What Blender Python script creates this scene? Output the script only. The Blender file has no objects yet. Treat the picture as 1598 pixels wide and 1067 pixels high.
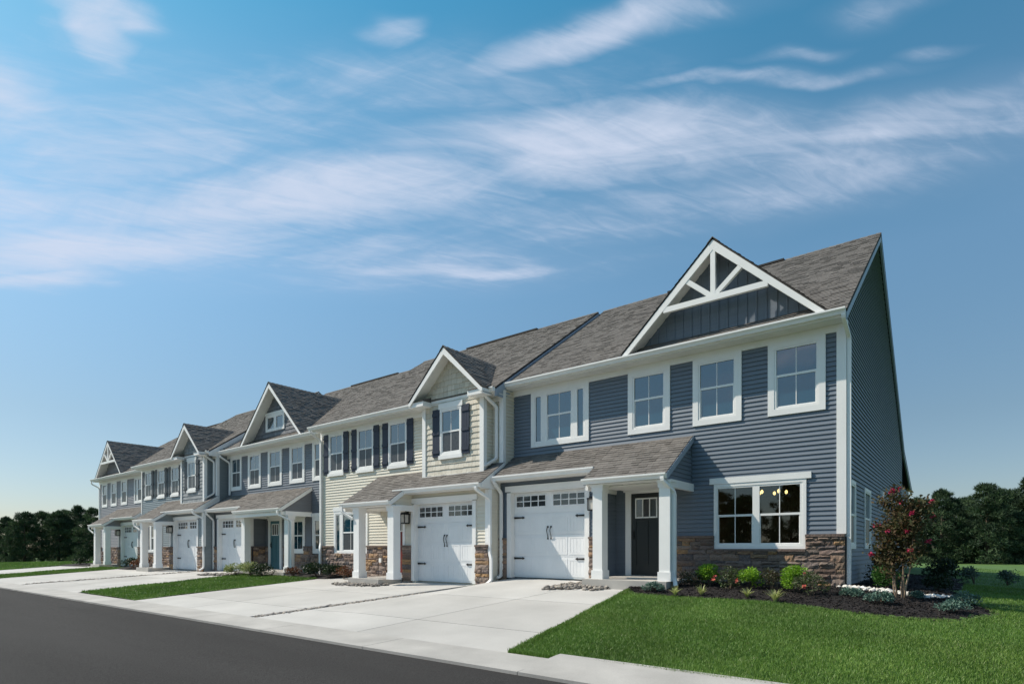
import bpy, math, random
import numpy as np
from mathutils import Vector, Matrix

random.seed(7); RNG = np.random.default_rng(7)
S = bpy.context.scene
COL = S.collection

# ------------------------------------------------------------------ camera
cam_d = bpy.data.cameras.new('camera'); cam = bpy.data.objects.new('camera', cam_d); COL.objects.link(cam)
cam.location = (2.127, -14.0, 0.83)
cam.rotation_euler = (math.radians(90), 0, math.asin(0.61579))
cam_d.sensor_width = 36; cam_d.lens = 20.494; cam_d.shift_y = 0.2018
cam_d.clip_start = .05; cam_d.clip_end = 3000
S.camera = cam

# ------------------------------------------------------------------ sun, sky, exposure
SUN_TO = Vector((-2.35, -1.0, 2.65)).normalized()          # towards the sun
SUN_EL = math.asin(SUN_TO.z); SUN_AZ = math.atan2(SUN_TO.x, SUN_TO.y)
sd = bpy.data.lights.new('sun', 'SUN'); sd.energy = 5.0; sd.angle = math.radians(.53); sd.color = (1, .90, .77)
sun = bpy.data.objects.new('sun', sd); COL.objects.link(sun)
sun.rotation_euler = (-SUN_TO).to_track_quat('-Z', 'Y').to_euler(); sun.location = (-20, -20, 40)

S.view_settings.view_transform = 'Standard'; S.view_settings.look = 'None'
S.view_settings.exposure = 0.15; S.view_settings.gamma = 1.0; S.view_settings.use_curve_mapping = False

W = bpy.data.worlds.new('World'); S.world = W; W.use_nodes = True
nt = W.node_tree; nt.nodes.clear()
def wn(t, **k):
    n = nt.nodes.new(t)
    for a, b in k.items(): setattr(n, a, b)
    return n
def put(inp, v):
    if isinstance(v, bpy.types.NodeSocket): nt.links.new(v, inp)
    else: inp.default_value = v
def wm(op, a, b=0.0, c=None, clamp=False):
    n = wn('ShaderNodeMath', operation=op, use_clamp=clamp); put(n.inputs[0], a); put(n.inputs[1], b)
    if c is not None: put(n.inputs[2], c)
    return n.outputs[0]
def wsmooth(x, a, b, o0=0.0, o1=1.0):
    n = wn('ShaderNodeMapRange', interpolation_type='SMOOTHSTEP'); put(n.inputs[0], x)
    for i, v in enumerate((a, b, o0, o1)): n.inputs[1 + i].default_value = v
    return n.outputs[0]
tc = wn('ShaderNodeTexCoord'); sep0 = wn('ShaderNodeSeparateXYZ'); put(sep0.inputs[0], tc.outputs['Generated'])
dx, dy, dz = sep0.outputs
# azimuth (rad) measured from the street's heading, and elevation
hx = wm('ADD', wm('MULTIPLY', dx, .7879), wm('MULTIPLY', dy, .6158)); hy = wm('ADD', wm('MULTIPLY', dx, -.6158), wm('MULTIPLY', dy, .7879))
az = wm('ARCTAN2', hx, hy); el = wm('ARCSINE', dz)
sky = wn('ShaderNodeTexSky', sky_type='NISHITA', sun_disc=False, sun_elevation=SUN_EL, sun_rotation=SUN_AZ, air_density=1.0, dust_density=.6, ozone_density=1.6, altitude=0)
# the hue of the air by height above the horizon
tint = wn('ShaderNodeValToRGB'); put(tint.inputs[0], wm('DIVIDE', el, 1.5708)); te = tint.color_ramp.elements
for i_, (p_, c_) in enumerate(((0., (.56, .56, .62)), (.12, (.63, .69, .67)), (.26, (.78, 1.0, .96)), (.48, (.37, 1.06, 1.06)), (1., (.60, .98, 1.0)))):
    e_ = te[i_] if i_ < 2 else te.new(p_); e_.position = p_; e_.color = (*c_, 1)
skyc = wn('ShaderNodeMix', data_type='RGBA', blend_type='MULTIPLY'); skyc.inputs[0].default_value = 1; put(skyc.inputs[6], sky.outputs[0]); put(skyc.inputs[7], tint.outputs[0])
# thin high cloud: fibrous noise on a level cloud sheet, gathered in a few broad fields
den = wm('ADD', wm('MAXIMUM', dz, 0.0), .10); cu, cv = wm('DIVIDE', hx, den), wm('DIVIDE', hy, den)
def wnoise(sx, sy, rot, scale, detail, dist, ofs):
    cr, sr = math.cos(rot), math.sin(rot)
    u = wm('ADD', wm('MULTIPLY', cu, cr * sx), wm('MULTIPLY', cv, sr * sx)); v = wm('ADD', wm('MULTIPLY', cu, -sr * sy), wm('MULTIPLY', cv, cr * sy))
    c = wn('ShaderNodeCombineXYZ'); put(c.inputs[0], u); put(c.inputs[1], v); c.inputs[2].default_value = ofs
    n = wn('ShaderNodeTexNoise'); put(n.inputs['Vector'], c.outputs[0]); n.inputs['Scale'].default_value = scale
    n.inputs['Detail'].default_value = detail; n.inputs['Roughness'].default_value = .6; n.inputs['Distortion'].default_value = dist
    return n.outputs['Fac']
streak = wnoise(1.0, 3.0, -.16, 1.9, 12, 1.1, 1.3)
soft = wnoise(1.0, 1.5, -.05, 1.1, 5, .5, 5.1)
fine = wnoise(1.0, 4.0, .35, 5.5, 10, 1.2, 9.4)
wa = wn('ShaderNodeTexNoise'); cw = wn('ShaderNodeCombineXYZ'); put(cw.inputs[0], cu); put(cw.inputs[1], wm('MULTIPLY', cv, 1.6)); put(wa.inputs['Vector'], cw.outputs[0]); wa.inputs['Scale'].default_value = 1.5; wa.inputs['Detail'].default_value = 4
ws = wn('ShaderNodeSeparateColor'); put(ws.inputs[0], wa.outputs['Color'])
wu = wm('ADD', cu, wm('MULTIPLY', wm('SUBTRACT', ws.outputs[0], .5), .62)); wv = wm('ADD', cv, wm('MULTIPLY', wm('SUBTRACT', ws.outputs[1], .5), .30))
def spot(px, py):                    # where a cloud of the photograph stands -> place on the cloud sheet
    x, y = (px - 799) / 909.7, (856 - py) / 909.7; n_ = math.sqrt(1 + x * x + y * y); d_ = y / n_ + .10; return x / n_ / d_, 1 / n_ / d_
def field(a, b, w):
    (u0, v0), (u1, v1) = spot(*a), spot(*b); L = math.hypot(u1 - u0, v1 - v0) / 2; cr, sr = (u1 - u0) / 2 / L, (v1 - v0) / 2 / L
    p, q = wm('SUBTRACT', wu, (u0 + u1) / 2), wm('SUBTRACT', wv, (v0 + v1) / 2)
    (um, vm), (un_, vn) = spot((a[0] + b[0]) / 2, (a[1] + b[1]) / 2), spot((a[0] + b[0]) / 2, (a[1] + b[1]) / 2 - w); re = math.hypot(um - un_, vm - vn)
    u = wm('ADD', wm('MULTIPLY', p, cr / L), wm('MULTIPLY', q, sr / L)); v = wm('ADD', wm('MULTIPLY', p, -sr / re), wm('MULTIPLY', q, cr / re))
    r = wm('SQRT', wm('ADD', wm('MULTIPLY', u, u), wm('MULTIPLY', v, v)))
    return wsmooth(r, 0.15, 1.7, 1.0, 0.0)
FIELDS = [((-120, 420), (480, 385), 38, .95), ((90, 345), (820, 300), 48, 1.0), ((560, 245), (1330, 235), 62, 1.0), ((1150, 235), (1660, 195), 48, .85), ((-120, 150), (190, 150), 55, .95), ((180, -20), (262, 130), 42, 1.0), ((680, 90), (1120, 25), 38, .85),
          ((1000, 145), (1420, 120), 13, .62), ((1130, 108), (1290, 84), 9, .5), ((1410, 100), (1540, 95), 8, .5), ((-80, 440), (230, 438), 13, 1.0), ((560, 420), (860, 410), 14, .85), ((460, 85), (720, 110), 55, .5), ((500, 8), (640, 5), 30, .6), ((1290, 30), (1500, 0), 28, .42), ((600, 345), (1200, 330), 45, .5), ((-50, 250), (520, 220), 80, .68), ((1050, 330), (1620, 260), 50, .6), ((-60, 310), (150, 330), 40, .8), ((-150, 290), (700, 190), 130, .55), ((350, 110), (1000, 150), 90, .5), ((850, 320), (1650, 240), 80, .62), ((300, 430), (1000, 380), 60, .45), ((140, 40), (300, 120), 75, .5), ((-100, 190), (330, 185), 60, .6)]
cov = None
for (a_, b_, w_, k_) in FIELDS:
    f_ = wm('MULTIPLY', field(a_, b_, w_), k_)
    cov = f_ if cov is None else wm('MAXIMUM', cov, f_)
# the same thin cloud goes on over the rest of the sky
rest = wm('MULTIPLY', wsmooth(soft, .42, .68), wm('MULTIPLY', wsmooth(el, .15, .40), .95))
away = wsmooth(wm('ABSOLUTE', az), .74, 1.0)
cov = wm('MAXIMUM', cov, wm('MULTIPLY', rest, away))
tex = wm('ADD', wm('MULTIPLY', wm('SUBTRACT', streak, .5), 1.25), wm('ADD', wm('MULTIPLY', wm('SUBTRACT', fine, .5), .85), wm('MULTIPLY', wm('SUBTRACT', soft, .5), .7)))
dens = wsmooth(wm('ADD', tex, wm('MULTIPLY', cov, 1.0)), .10, 1.40)
dens = wm('ADD', wm('MULTIPLY', dens, wm('MULTIPLY', wsmooth(cov, .0, .4), .72)), wm('MULTIPLY', cov, .20), clamp=True)
mixc = wn('ShaderNodeMix', data_type='RGBA'); put(mixc.inputs[0], dens); put(mixc.inputs[6], skyc.outputs[2]); mixc.inputs[7].default_value = (4.5, 4.95, 6.0, 1)
bg = wn('ShaderNodeBackground'); put(bg.inputs[0], mixc.outputs[2]); bg.inputs[1].default_value = .132
out = wn('ShaderNodeOutputWorld'); put(out.inputs[0], bg.outputs[0])

# ------------------------------------------------------------------ helpers
def link(o, parent=None, base=None):
    COL.objects.link(o)
    if parent is not None:
        o.parent = parent
        if parent.type == 'EMPTY': o.matrix_parent_inverse = Matrix.Translation(-parent.location)
    return o
def tag(o, label=None, cat=None, group=None, kind=None):
    for k, v in (('label', label), ('category', cat), ('group', group), ('kind', kind)):
        if v: o[k] = v
    return o
def thing(name, loc, label, cat, group=None):
    o = bpy.data.objects.new(name, None); o.location = loc; o.empty_display_size = .2; COL.objects.link(o)
    return tag(o, label, cat, group)
class MB:
    def __init__(s): s.v = []; s.f = []; s.r = []
    def add(s, vs, fs, r=None):
        n = len(s.v); s.v += [tuple(p) for p in vs]; s.f += [tuple(i + n for i in q) for q in fs]
        s.r += [random.random() if r is None else r] * len(fs); return s
    def hexa(s, p, r=None):          # p: 4 bottom, 4 top (ccw from above)
        return s.add(p, [(3, 2, 1, 0), (4, 5, 6, 7), (0, 1, 5, 4), (1, 2, 6, 5), (2, 3, 7, 6), (3, 0, 4, 7)], r)
    def box(s, x0, x1, y0, y1, z0, z1, r=None):
        x0, x1 = sorted((x0, x1)); y0, y1 = sorted((y0, y1)); z0, z1 = sorted((z0, z1))
        return s.hexa([(x0, y0, z0), (x1, y0, z0), (x1, y1, z0), (x0, y1, z0), (x0, y0, z1), (x1, y0, z1), (x1, y1, z1), (x0, y1, z1)], r)
    def prism(s, poly, d, r=None):   # poly: list of 3D points (a planar polygon), d: extrusion vector
        n = len(poly); q = [tuple(Vector(p) + Vector(d)) for p in poly]
        return s.add(list(poly) + q, [tuple(range(n))[::-1], tuple(range(n, 2 * n))] + [(i, (i + 1) % n, n + (i + 1) % n, n + i) for i in range(n)], r)
    def tube(s, path, w, d, r=None, sides=4, side=None):
        pts = [Vector(p) for p in path]; rings = []
        for i, p in enumerate(pts):
            t = (pts[min(i + 1, len(pts) - 1)] - pts[max(i - 1, 0)]).normalized()
            a = Vector(side) if side else (Vector((1, 0, 0)) if abs(t.x) < .9 else Vector((0, 1, 0)))
            b = t.cross(a).normalized(); a = b.cross(t).normalized()
            ww = w[i] if isinstance(w, (list, tuple)) else w; dd = d[i] if isinstance(d, (list, tuple)) else d
            if sides == 4: ring = [p + a * ww * sa + b * dd * sb for sa, sb in ((-.5, -.5), (.5, -.5), (.5, .5), (-.5, .5))]
            else: ring = [p + a * ww * .5 * math.cos(k * 2 * math.pi / sides) + b * dd * .5 * math.sin(k * 2 * math.pi / sides) for k in range(sides)]
            rings.append(ring)
        vs = [tuple(q) for ring in rings for q in ring]; n = sides; m = len(rings)
        fs = [(i * n + k, i * n + (k + 1) % n, (i + 1) * n + (k + 1) % n, (i + 1) * n + k) for i in range(m - 1) for k in range(n)]
        fs += [tuple(range(n))[::-1], tuple(range((m - 1) * n, m * n))]
        return s.add(vs, fs, r)
    def mesh(s, name, smooth=False):
        me = bpy.data.meshes.new(name); me.from_pydata(s.v, [], s.f)
        a = me.attributes.new('rnd', 'FLOAT', 'FACE'); a.data.foreach_set('value', np.array(s.r, dtype=np.float32))
        import bmesh
        bm = bmesh.new(); bm.from_mesh(me); bmesh.ops.recalc_face_normals(bm, faces=bm.faces); bm.to_mesh(me); bm.free()
        if smooth: me.polygons.foreach_set('use_smooth', [True] * len(me.polygons))
        me.update(); return me
    def build(s, name, mat, parent=None, smooth=False, kind=None, label=None):
        o = bpy.data.objects.new(name, s.mesh(name, smooth)); o.data.materials.append(mat); link(o, parent)
        if kind: o['kind'] = kind
        if label: o['label'] = label
        return o
def bigmesh(name, v, faces, mat, rnd=None, parent=None, smooth=False):
    """v (n,3) array; faces (m,k) array of equal-size polygons; rnd per face"""
    v = np.ascontiguousarray(v, dtype=np.float32); faces = np.ascontiguousarray(faces, dtype=np.int32)
    m, k = faces.shape; me = bpy.data.meshes.new(name)
    me.vertices.add(len(v)); me.vertices.foreach_set('co', v.ravel())
    me.loops.add(m * k); me.loops.foreach_set('vertex_index', faces.ravel())
    me.polygons.add(m); me.polygons.foreach_set('loop_start', np.arange(0, m * k, k, dtype=np.int32))
    try: me.polygons.foreach_set('loop_total', np.full(m, k, dtype=np.int32))
    except Exception: pass
    if rnd is not None:
        a = me.attributes.new('rnd', 'FLOAT', 'FACE'); a.data.foreach_set('value', np.asarray(rnd, dtype=np.float32))
    me.update(calc_edges=True); me.validate()
    if smooth: me.polygons.foreach_set('use_smooth', [True] * m)
    me.materials.append(mat); o = bpy.data.objects.new(name, me); link(o, parent); return o
def sheet(name, X, Y, zf, mat, kind='structure', smooth=True):
    XX, YY = X, Y
    if X.ndim == 1: XX, YY = np.meshgrid(X, Y)
    ZZ = zf(XX, YY); h, w = XX.shape
    v = np.stack([XX, YY, ZZ], -1).reshape(-1, 3); i = np.arange(h * w).reshape(h, w)
    f = np.stack([i[:-1, :-1], i[:-1, 1:], i[1:, 1:], i[1:, :-1]], -1).reshape(-1, 4)
    o = bigmesh(name, v, f, mat, smooth=smooth); o['kind'] = kind; return o

# ------------------------------------------------------------------ materials
def M(name, col, rough=.6, ramp=None, src=None, var=0., vscale=3., vstretch=(1, 1, 1), bump=0., bscale=40., ior=1.45, metal=0., trans=0., fine=0., fscale=80.):
    m = bpy.data.materials.new(name); m.use_nodes = True; t = m.node_tree; t.nodes.clear(); N = t.nodes.new; L = t.links.new
    o = N('ShaderNodeOutputMaterial'); b = N('ShaderNodeBsdfPrincipled'); L(b.outputs[0], o.inputs[0])
    b.inputs['Roughness'].default_value = rough; b.inputs['IOR'].default_value = ior; b.inputs['Metallic'].default_value = metal
    base = None; co = N('ShaderNodeTexCoord').outputs['Object']
    if src:
        if src == 'obj': s = N('ShaderNodeObjectInfo').outputs['Random']
        else: a = N('ShaderNodeAttribute'); a.attribute_name = 'rnd'; s = a.outputs['Fac']
        cr = N('ShaderNodeValToRGB'); L(s, cr.inputs[0]); els = cr.color_ramp.elements
        while len(els) < len(ramp): els.new(.5)
        for i, c in enumerate(ramp): els[i].position = i / (len(ramp) - 1); els[i].color = (*c, 1)
        base = cr.outputs[0]
    else:
        c = N('ShaderNodeRGB'); c.outputs[0].default_value = (*col, 1); base = c.outputs[0]
    def vary(base, scale, amt, detail, stretch=(1, 1, 1)):
        mp = N('ShaderNodeMapping'); mp.inputs['Scale'].default_value = stretch; L(co, mp.inputs[0])
        n = N('ShaderNodeTexNoise'); n.inputs['Scale'].default_value = scale; n.inputs['Detail'].default_value = detail; L(mp.outputs[0], n.inputs['Vector'])
        r = N('ShaderNodeMapRange'); r.inputs[1].default_value = .3; r.inputs[2].default_value = .7; r.inputs[3].default_value = 1 - amt; r.inputs[4].default_value = 1 + amt; L(n.outputs['Fac'], r.inputs[0])
        x = N('ShaderNodeMix'); x.data_type = 'RGBA'; x.blend_type = 'MULTIPLY'; x.inputs[0].default_value = 1; L(base, x.inputs[6]); L(r.outputs[0], x.inputs[7]); return x.outputs[2]
    if var: base = vary(base, vscale, var, 5, vstretch)
    if fine: base = vary(base, fscale, fine, 3)
    L(base, b.inputs['Base Color'])
    if bump:
        n = N('ShaderNodeTexNoise'); n.inputs['Scale'].default_value = bscale; n.inputs['Detail'].default_value = 6; L(co, n.inputs['Vector'])
        bp = N('ShaderNodeBump'); bp.inputs['Strength'].default_value = bump; bp.inputs['Distance'].default_value = .02; L(n.outputs['Fac'], bp.inputs['Height']); L(bp.outputs[0], b.inputs['Normal'])
    if trans:
        tr = N('ShaderNodeBsdfTranslucent'); L(base, tr.inputs[0]); mx = N('ShaderNodeMixShader'); mx.inputs[0].default_value = trans
        L(b.outputs[0], mx.inputs[1]); L(tr.outputs[0], mx.inputs[2]); L(mx.outputs[0], o.inputs[0])
    return m
WHITE = M('white_trim', (.84, .835, .82), .45, var=.03, vscale=2)
WALUM = M('white_gutter', (.84, .835, .82), .35, var=.03, vscale=3)
SOFF = M('soffit_white', (.76, .75, .72), .55, var=.04)
SID = {1: M('siding_slate_blue', (.150, .182, .224), .55, var=.07, vscale=2.5, vstretch=(.25, .25, 6)), 2: M('siding_cream', (.69, .645, .545), .45, var=.05, vscale=2.5, vstretch=(.25, .25, 6)),
       3: M('siding_blue_grey', (.175, .188, .212), .45, var=.06, vscale=2.5, vstretch=(.25, .25, 6)), 4: M('siding_grey_green', (.23, .262, .275), .45, var=.06, vscale=2.5, vstretch=(.25, .25, 6)),
       5: M('siding_warm_grey', (.26, .25, .258), .45, var=.06, vscale=2.5, vstretch=(.25, .25, 6))}
SHAKE = {2: M('shake_cream', (0, 0, 0), .7, ramp=[(.54, .50, .415), (.62, .575, .485), (.67, .625, .535)], src='obj', var=.08, vscale=12, vstretch=(6, 6, .7)),
         3: M('shake_grey', (0, 0, 0), .7, ramp=[(.135, .142, .16), (.17, .177, .197), (.205, .212, .23)], src='att', var=.08, vscale=12), 4: M('shake_grey_green', (0, 0, 0), .7, ramp=[(.20, .22, .235), (.25, .27, .28), (.30, .315, .33)], src='att', var=.08, vscale=12)}
SHADETRIM = M('shaded_white_trim', (.30, .36, .44), .45)  # white rake boards, with the blue-grey of shade put into the colour
STONE_R = [(.15, .105, .085), (.26, .19, .155), (.34, .255, .205), (.20, .165, .155), (.38, .29, .235), (.17, .14, .125), (.44, .27, .14), (.27, .20, .175), (.13, .115, .115)]
STONE = M('ledge_stone', (0, 0, 0), .9, ramp=STONE_R, src='obj', var=.30, vscale=9, bump=.9, bscale=28, fine=.18, fscale=45)
STONEJ = M('ledge_stone_small', (0, 0, 0), .9, ramp=STONE_R, src='att', var=.30, vscale=9, bump=.9, bscale=28, fine=.18, fscale=45)
MORTAR = M('mortar', (.07, .062, .058), .95)
CAPST = M('cap_stone', (.17, .125, .105), .85, var=.25, vscale=8, bump=.6, bscale=25)
SHING = M('shingles', (0, 0, 0), .9, ramp=[(.105, .095, .087), (.128, .118, .109), (.143, .132, .123), (.154, .142, .132), (.168, .155, .144), (.118, .109, .102)], src='att', var=.07, vscale=.9, bump=.5, bscale=160, fine=.22, fscale=150)
SHDK = M('roof_underlay', (.045, .042, .041), .9)
SHUT = {2: M('shutter_navy', (.014, .022, .046), .5), 4: M('shutter_grey', (.045, .052, .062), .5)}
GLASS = M('window_glass', (.010, .050, .078), .02, ior=2.5, bump=.035, bscale=2.2)
def clear_glass():
    m = bpy.data.materials.new('clear_glass'); m.use_nodes = True; t = m.node_tree; t.nodes.clear(); N = t.nodes.new; L = t.links.new
    o = N('ShaderNodeOutputMaterial'); g = N('ShaderNodeBsdfGlossy'); g.inputs['Roughness'].default_value = .01; tr = N('ShaderNodeBsdfTransparent'); tr.inputs[0].default_value = (.62, .68, .66, 1)
    f = N('ShaderNodeFresnel'); f.inputs[0].default_value = 1.9; mx = N('ShaderNodeMixShader'); L(f.outputs[0], mx.inputs[0]); L(tr.outputs[0], mx.inputs[1]); L(g.outputs[0], mx.inputs[2]); L(mx.outputs[0], o.inputs[0]); return m
CLEAR = clear_glass()
SCREEN = M('insect_screen', (.055, .060, .068), .35, ior=1.5, var=.25, vscale=14, vstretch=(1, 1, 1))
GDOOR = M('garage_door_white', (.80, .81, .82), .4, var=.03, vscale=2)
BLACK = M('black_iron', (.012, .012, .013), .5)
DOORM = {1: M('door_charcoal', (.022, .026, .026), .4), 2: M('door_red', (.16, .025, .018), .4), 3: M('door_teal', (.07, .17, .20), .4)}
LITE = M('door_lite_glass', (.03, .035, .04), .05, ior=1.9)
LAMPG = M('lantern_glass', (.55, .52, .47), .25)
CONC = M('concrete', (0, 0, 0), .85, ramp=[(.385, .372, .354), (.42, .408, .39), (.445, .434, .416)], src='obj', var=.11, vscale=.7, bump=.15, bscale=220, fine=.05, fscale=60)
CONC2 = M('concrete_curb', (.37, .355, .335), .85, var=.15, vscale=1.2, bump=.2, bscale=180, fine=.06, fscale=60)
PORCHC = M('porch_concrete', (.42, .40, .37), .85, var=.08, vscale=3)
FOUND = M('foundation_concrete', (.30, .29, .28), .9, var=.1, vscale=3)
ASPH = M('asphalt', (.038, .036, .0352), .85, var=.16, vscale=.5, vstretch=(.25, 1.6, 1), bump=.6, bscale=260, fine=.5, fscale=75, ior=1.25)
JOINT = M('joint_filler', (.10, .095, .09), .95)
SOIL = M('lawn_ground', (.070, .135, .026), .95, var=.35, vscale=.9, fine=.3, fscale=30)
GRASS = M('grass', (0, 0, 0), .55, ramp=[(.052, .125, .016), (.086, .178, .024), (.122, .222, .034), (.165, .255, .054), (.25, .29, .12)], src='att', var=.22, vscale=.7, trans=.25)
MULCH = M('mulch', (.014, .011, .011), .95, var=.4, vscale=14, bump=1., bscale=60)
CHIP = M('mulch_chip', (0, 0, 0), .9, ramp=[(.006, .005, .005), (.016, .013, .013), (.03, .024, .022)], src='att')
ROCKG = M('river_rock', (0, 0, 0), .75, ramp=[(.10, .09, .08), (.22, .19, .165), (.34, .30, .26), (.16, .15, .145), (.42, .37, .31)], src='att', var=.15, vscale=20)
ROCKW = M('white_rock', (0, 0, 0), .7, ramp=[(.52, .49, .44), (.68, .66, .62), (.78, .77, .74)], src='att', var=.1, vscale=20)
BARK = M('bark', (.10, .075, .055), .9, var=.3, vscale=8)
BARKL = M('crape_bark', (.30, .215, .15), .75, var=.25, vscale=14)
def leafmat(n, cols, trans=.3, rough=.5): return M(n, (0, 0, 0), rough, ramp=cols, src='att', trans=trans)
PINE = leafmat('pine_needles', [(.014, .032, .017), (.028, .056, .027), (.048, .086, .036), (.085, .130, .052)], .25, .8)
LIME = leafmat('lime_leaf', [(.10, .22, .015), (.20, .38, .025), (.32, .52, .045)])
DKRED = leafmat('dark_rose_leaf', [(.02, .035, .012), (.04, .07, .02), (.08, .045, .03), (.09, .11, .04)])
ROSEL = leafmat('rose_leaf', [(.025, .06, .016), (.05, .10, .025), (.10, .09, .05), (.08, .14, .04)])
CRAPE = leafmat('crape_leaf', [(.014, .018, .006), (.034, .036, .012), (.060, .060, .018), (.115, .060, .030), (.045, .055, .014), (.095, .075, .030)], .3, .75)
JUNI = leafmat('juniper', [(.05, .11, .085), (.10, .18, .14), (.17, .27, .21)], .15)
LIRI = leafmat('liriope', [(.20, .28, .05), (.42, .46, .16), (.62, .60, .32)])
GRNS = leafmat('green_shrub', [(.02, .07, .012), (.04, .12, .018), (.06, .16, .025)])
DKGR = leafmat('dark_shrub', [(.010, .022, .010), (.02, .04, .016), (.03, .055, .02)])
CREAML = leafmat('variegated_leaf', [(.10, .17, .05), (.30, .34, .14), (.55, .55, .30)])
PALEL = leafmat('pale_grey_leaf', [(.05, .085, .06), (.10, .15, .11), (.18, .22, .17)])
REDB = leafmat('red_shrub', [(.08, .02, .012), (.15, .05, .02), (.09, .08, .03)])
CORAL = leafmat('coral_bloom', [(.62, .11, .08), (.74, .20, .14), (.78, .32, .24)], .2)
MAGEN = leafmat('magenta_bloom', [(.40, .013, .06), (.55, .028, .10), (.64, .06, .16)], .2)
ROOM = M('room_wall', (.45, .42, .38), .9)
def emit(n, c, s):
    m = bpy.data.materials.new(n); m.use_nodes = True; b = m.node_tree.nodes['Principled BSDF']; b.inputs['Emission Color'].default_value = (*c, 1); b.inputs['Emission Strength'].default_value = s; return m
BULB = emit('lit_bulb', (1, .62, .25), 5)

# ------------------------------------------------------------------ terrain
def sstep(a, b, x):
    t = np.clip((x - a) / (b - a), 0, 1); return t * t * (3 - 2 * t)
def g(X, Y):
    X = np.asarray(X, float); Y = np.asarray(Y, float)
    top = -.22 + .2 * sstep(-9.4, -8.3, X) - .07 * np.clip(X - .3, 0, 8)
    d = np.maximum.reduce([X - 0, -44.8 - X, Y - 18, 0 * X]); w = sstep(4, 45, d); top = top * (1 - w) - .77 * w
    mid = top + (-.66 - top) * np.clip((-.7 - Y) / 6.6, 0, 1)
    road = -.66 - .07 * np.clip((-7.3 - Y) / .8, 0, 1)
    return np.where(Y < -7.3, road, mid)
def gz(x, y): return float(g(x, y))
gx = np.unique(np.concatenate([np.linspace(-700, -70, 30), np.arange(-70, 25, .5), np.linspace(25, 600, 30)]))
gy = np.unique(np.concatenate([np.linspace(-500, -30, 24), np.arange(-30, -9, 2.), np.arange(-9, 25, .5), np.linspace(25, 800, 40)]))
def gsheet(X, Y): return g(X, Y) - .06 - .10 * ((Y < -7.2) & (Y > -23))
sheet('ground', gx, gy, gsheet, SOIL)
# road, with a slight crown
sheet('road', np.linspace(-400, 300, 60), np.array([-22.3, -19, -15.3, -12, -9.5, -8.22]), lambda X, Y: -.735 + .05 * (1 - ((Y + 15.3) / 7.1) ** 2), ASPH)
# kerb: a rolled concrete gutter cast in lengths
kerb = sheet('kerb', np.linspace(-150, 80, 50), np.array([-8.2, -7.45]), lambda X, Y: -.80 + 0 * X, CONC2)
def kerb_len(x0, x1, raised):
    n = 8; ys = np.linspace(-8.26, -7.42 if not raised else -7.30, n); t = np.linspace(0, 1, n)
    zs = -.692 + .028 * t + (.055 * t ** 1 * (3 * t - 2 * t * t) * 1.1 if raised else 0)
    prof = [(ys[0], -.78)] + list(zip(ys, zs)) + [(ys[-1], -.80)]
    mb = MB(); mb.prism([(x0, y, z) for y, z in prof], (x1 - x0, 0, 0)); o = mb.build('kerb_stone', CONC2, kerb); return o
x = -2.27
while x > -70: kerb_len(x - 3.05, x - .012, False); x -= 3.05
x = -2.27
while x < 14: kerb_len(x, x + 3.04, True); x += 3.05
# driveways of cast slabs
def slab(parent, quad, nx=6, ny=4, dz=0.0, mat=CONC, name='slab'):
    (a, b, c, d) = [np.array(p, float) for p in quad]     # a,b front-left, front-right, c,d back-right, back-left
    v = []; u = np.linspace(0, 1, nx + 1); w = np.linspace(0, 1, ny + 1)
    for j in w:
        for i in u:
            p = (a * (1 - i) + b * i) * (1 - j) + (d * (1 - i) + c * i) * j; v.append((p[0], p[1], gz(*p) + dz))
    W_ = nx + 1; f = [(j * W_ + i, j * W_ + i + 1, (j + 1) * W_ + i + 1, (j + 1) * W_ + i) for j in range(ny) for i in range(nx)]
    ring = [i for i in range(W_)] + [j * W_ + nx for j in range(1, ny + 1)] + [ny * W_ + i for i in range(nx - 1, -1, -1)] + [j * W_ for j in range(ny - 1, 0, -1)]
    n = len(v); v += [(v[i][0], v[i][1], v[i][2] - .12) for i in ring]; k = len(ring)
    f += [(ring[(q + 1) % k], ring[q], n + q, n + (q + 1) % k) for q in range(k)]
    mb = MB(); mb.add(v, f); return mb.build(name, mat, parent, smooth=False)
def drive(name, xs_front, xs_back, ys):
    root = None
    base = MB()
    lo, hi = min(xs_front + xs_back), max(xs_front + xs_back)
    root = sheet(name, np.linspace(xs_front[0] + .03, xs_front[-1] - .5, 20), np.linspace(ys[0] + .02, ys[-1], 8), lambda X, Y: g(X, Y) - .06, JOINT)
    y0, y1 = ys[0], ys[-1]; J = .010
    def xa(i, y): t = (y - y0) / (y1 - y0); return xs_front[i] * (1 - t) + xs_back[i] * t
    for i in range(len(xs_front) - 1):
        if (xs_front[i], xs_front[i + 1]) in GAPS: continue
        for j in range(len(ys) - 1):
            ya, yb = ys[j] + J, ys[j + 1] - J
            slab(root, [(xa(i, ya) + J, ya), (xa(i + 1, ya) - J, ya), (xa(i + 1, yb) - J, yb), (xa(i, yb) + J, yb)])
    return root
GAPS = {(-10.42, -10.14), (-29.3, -29.0)}
drive('driveway', [-16.95, -13.5, -10.42, -10.14, -6.6, -3.10], [-16.65, -12.9, -9.45, -9.2, -5.3, -4.05], [-7.41, -6.15, -3.6, -.60])
drive('driveway', [-35.6, -32.3, -29.3, -29.0, -25.4, -22.0], [-35.3, -31.3, -27.1, -26.9, -24.3, -22.4], [-7.41, -6.15, -3.6, -.60])
drive('driveway', [-45.6, -42.6, -39.9], [-45.2, -42.2, -39.2], [-7.41, -6.15, -3.6, -.55])
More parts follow.
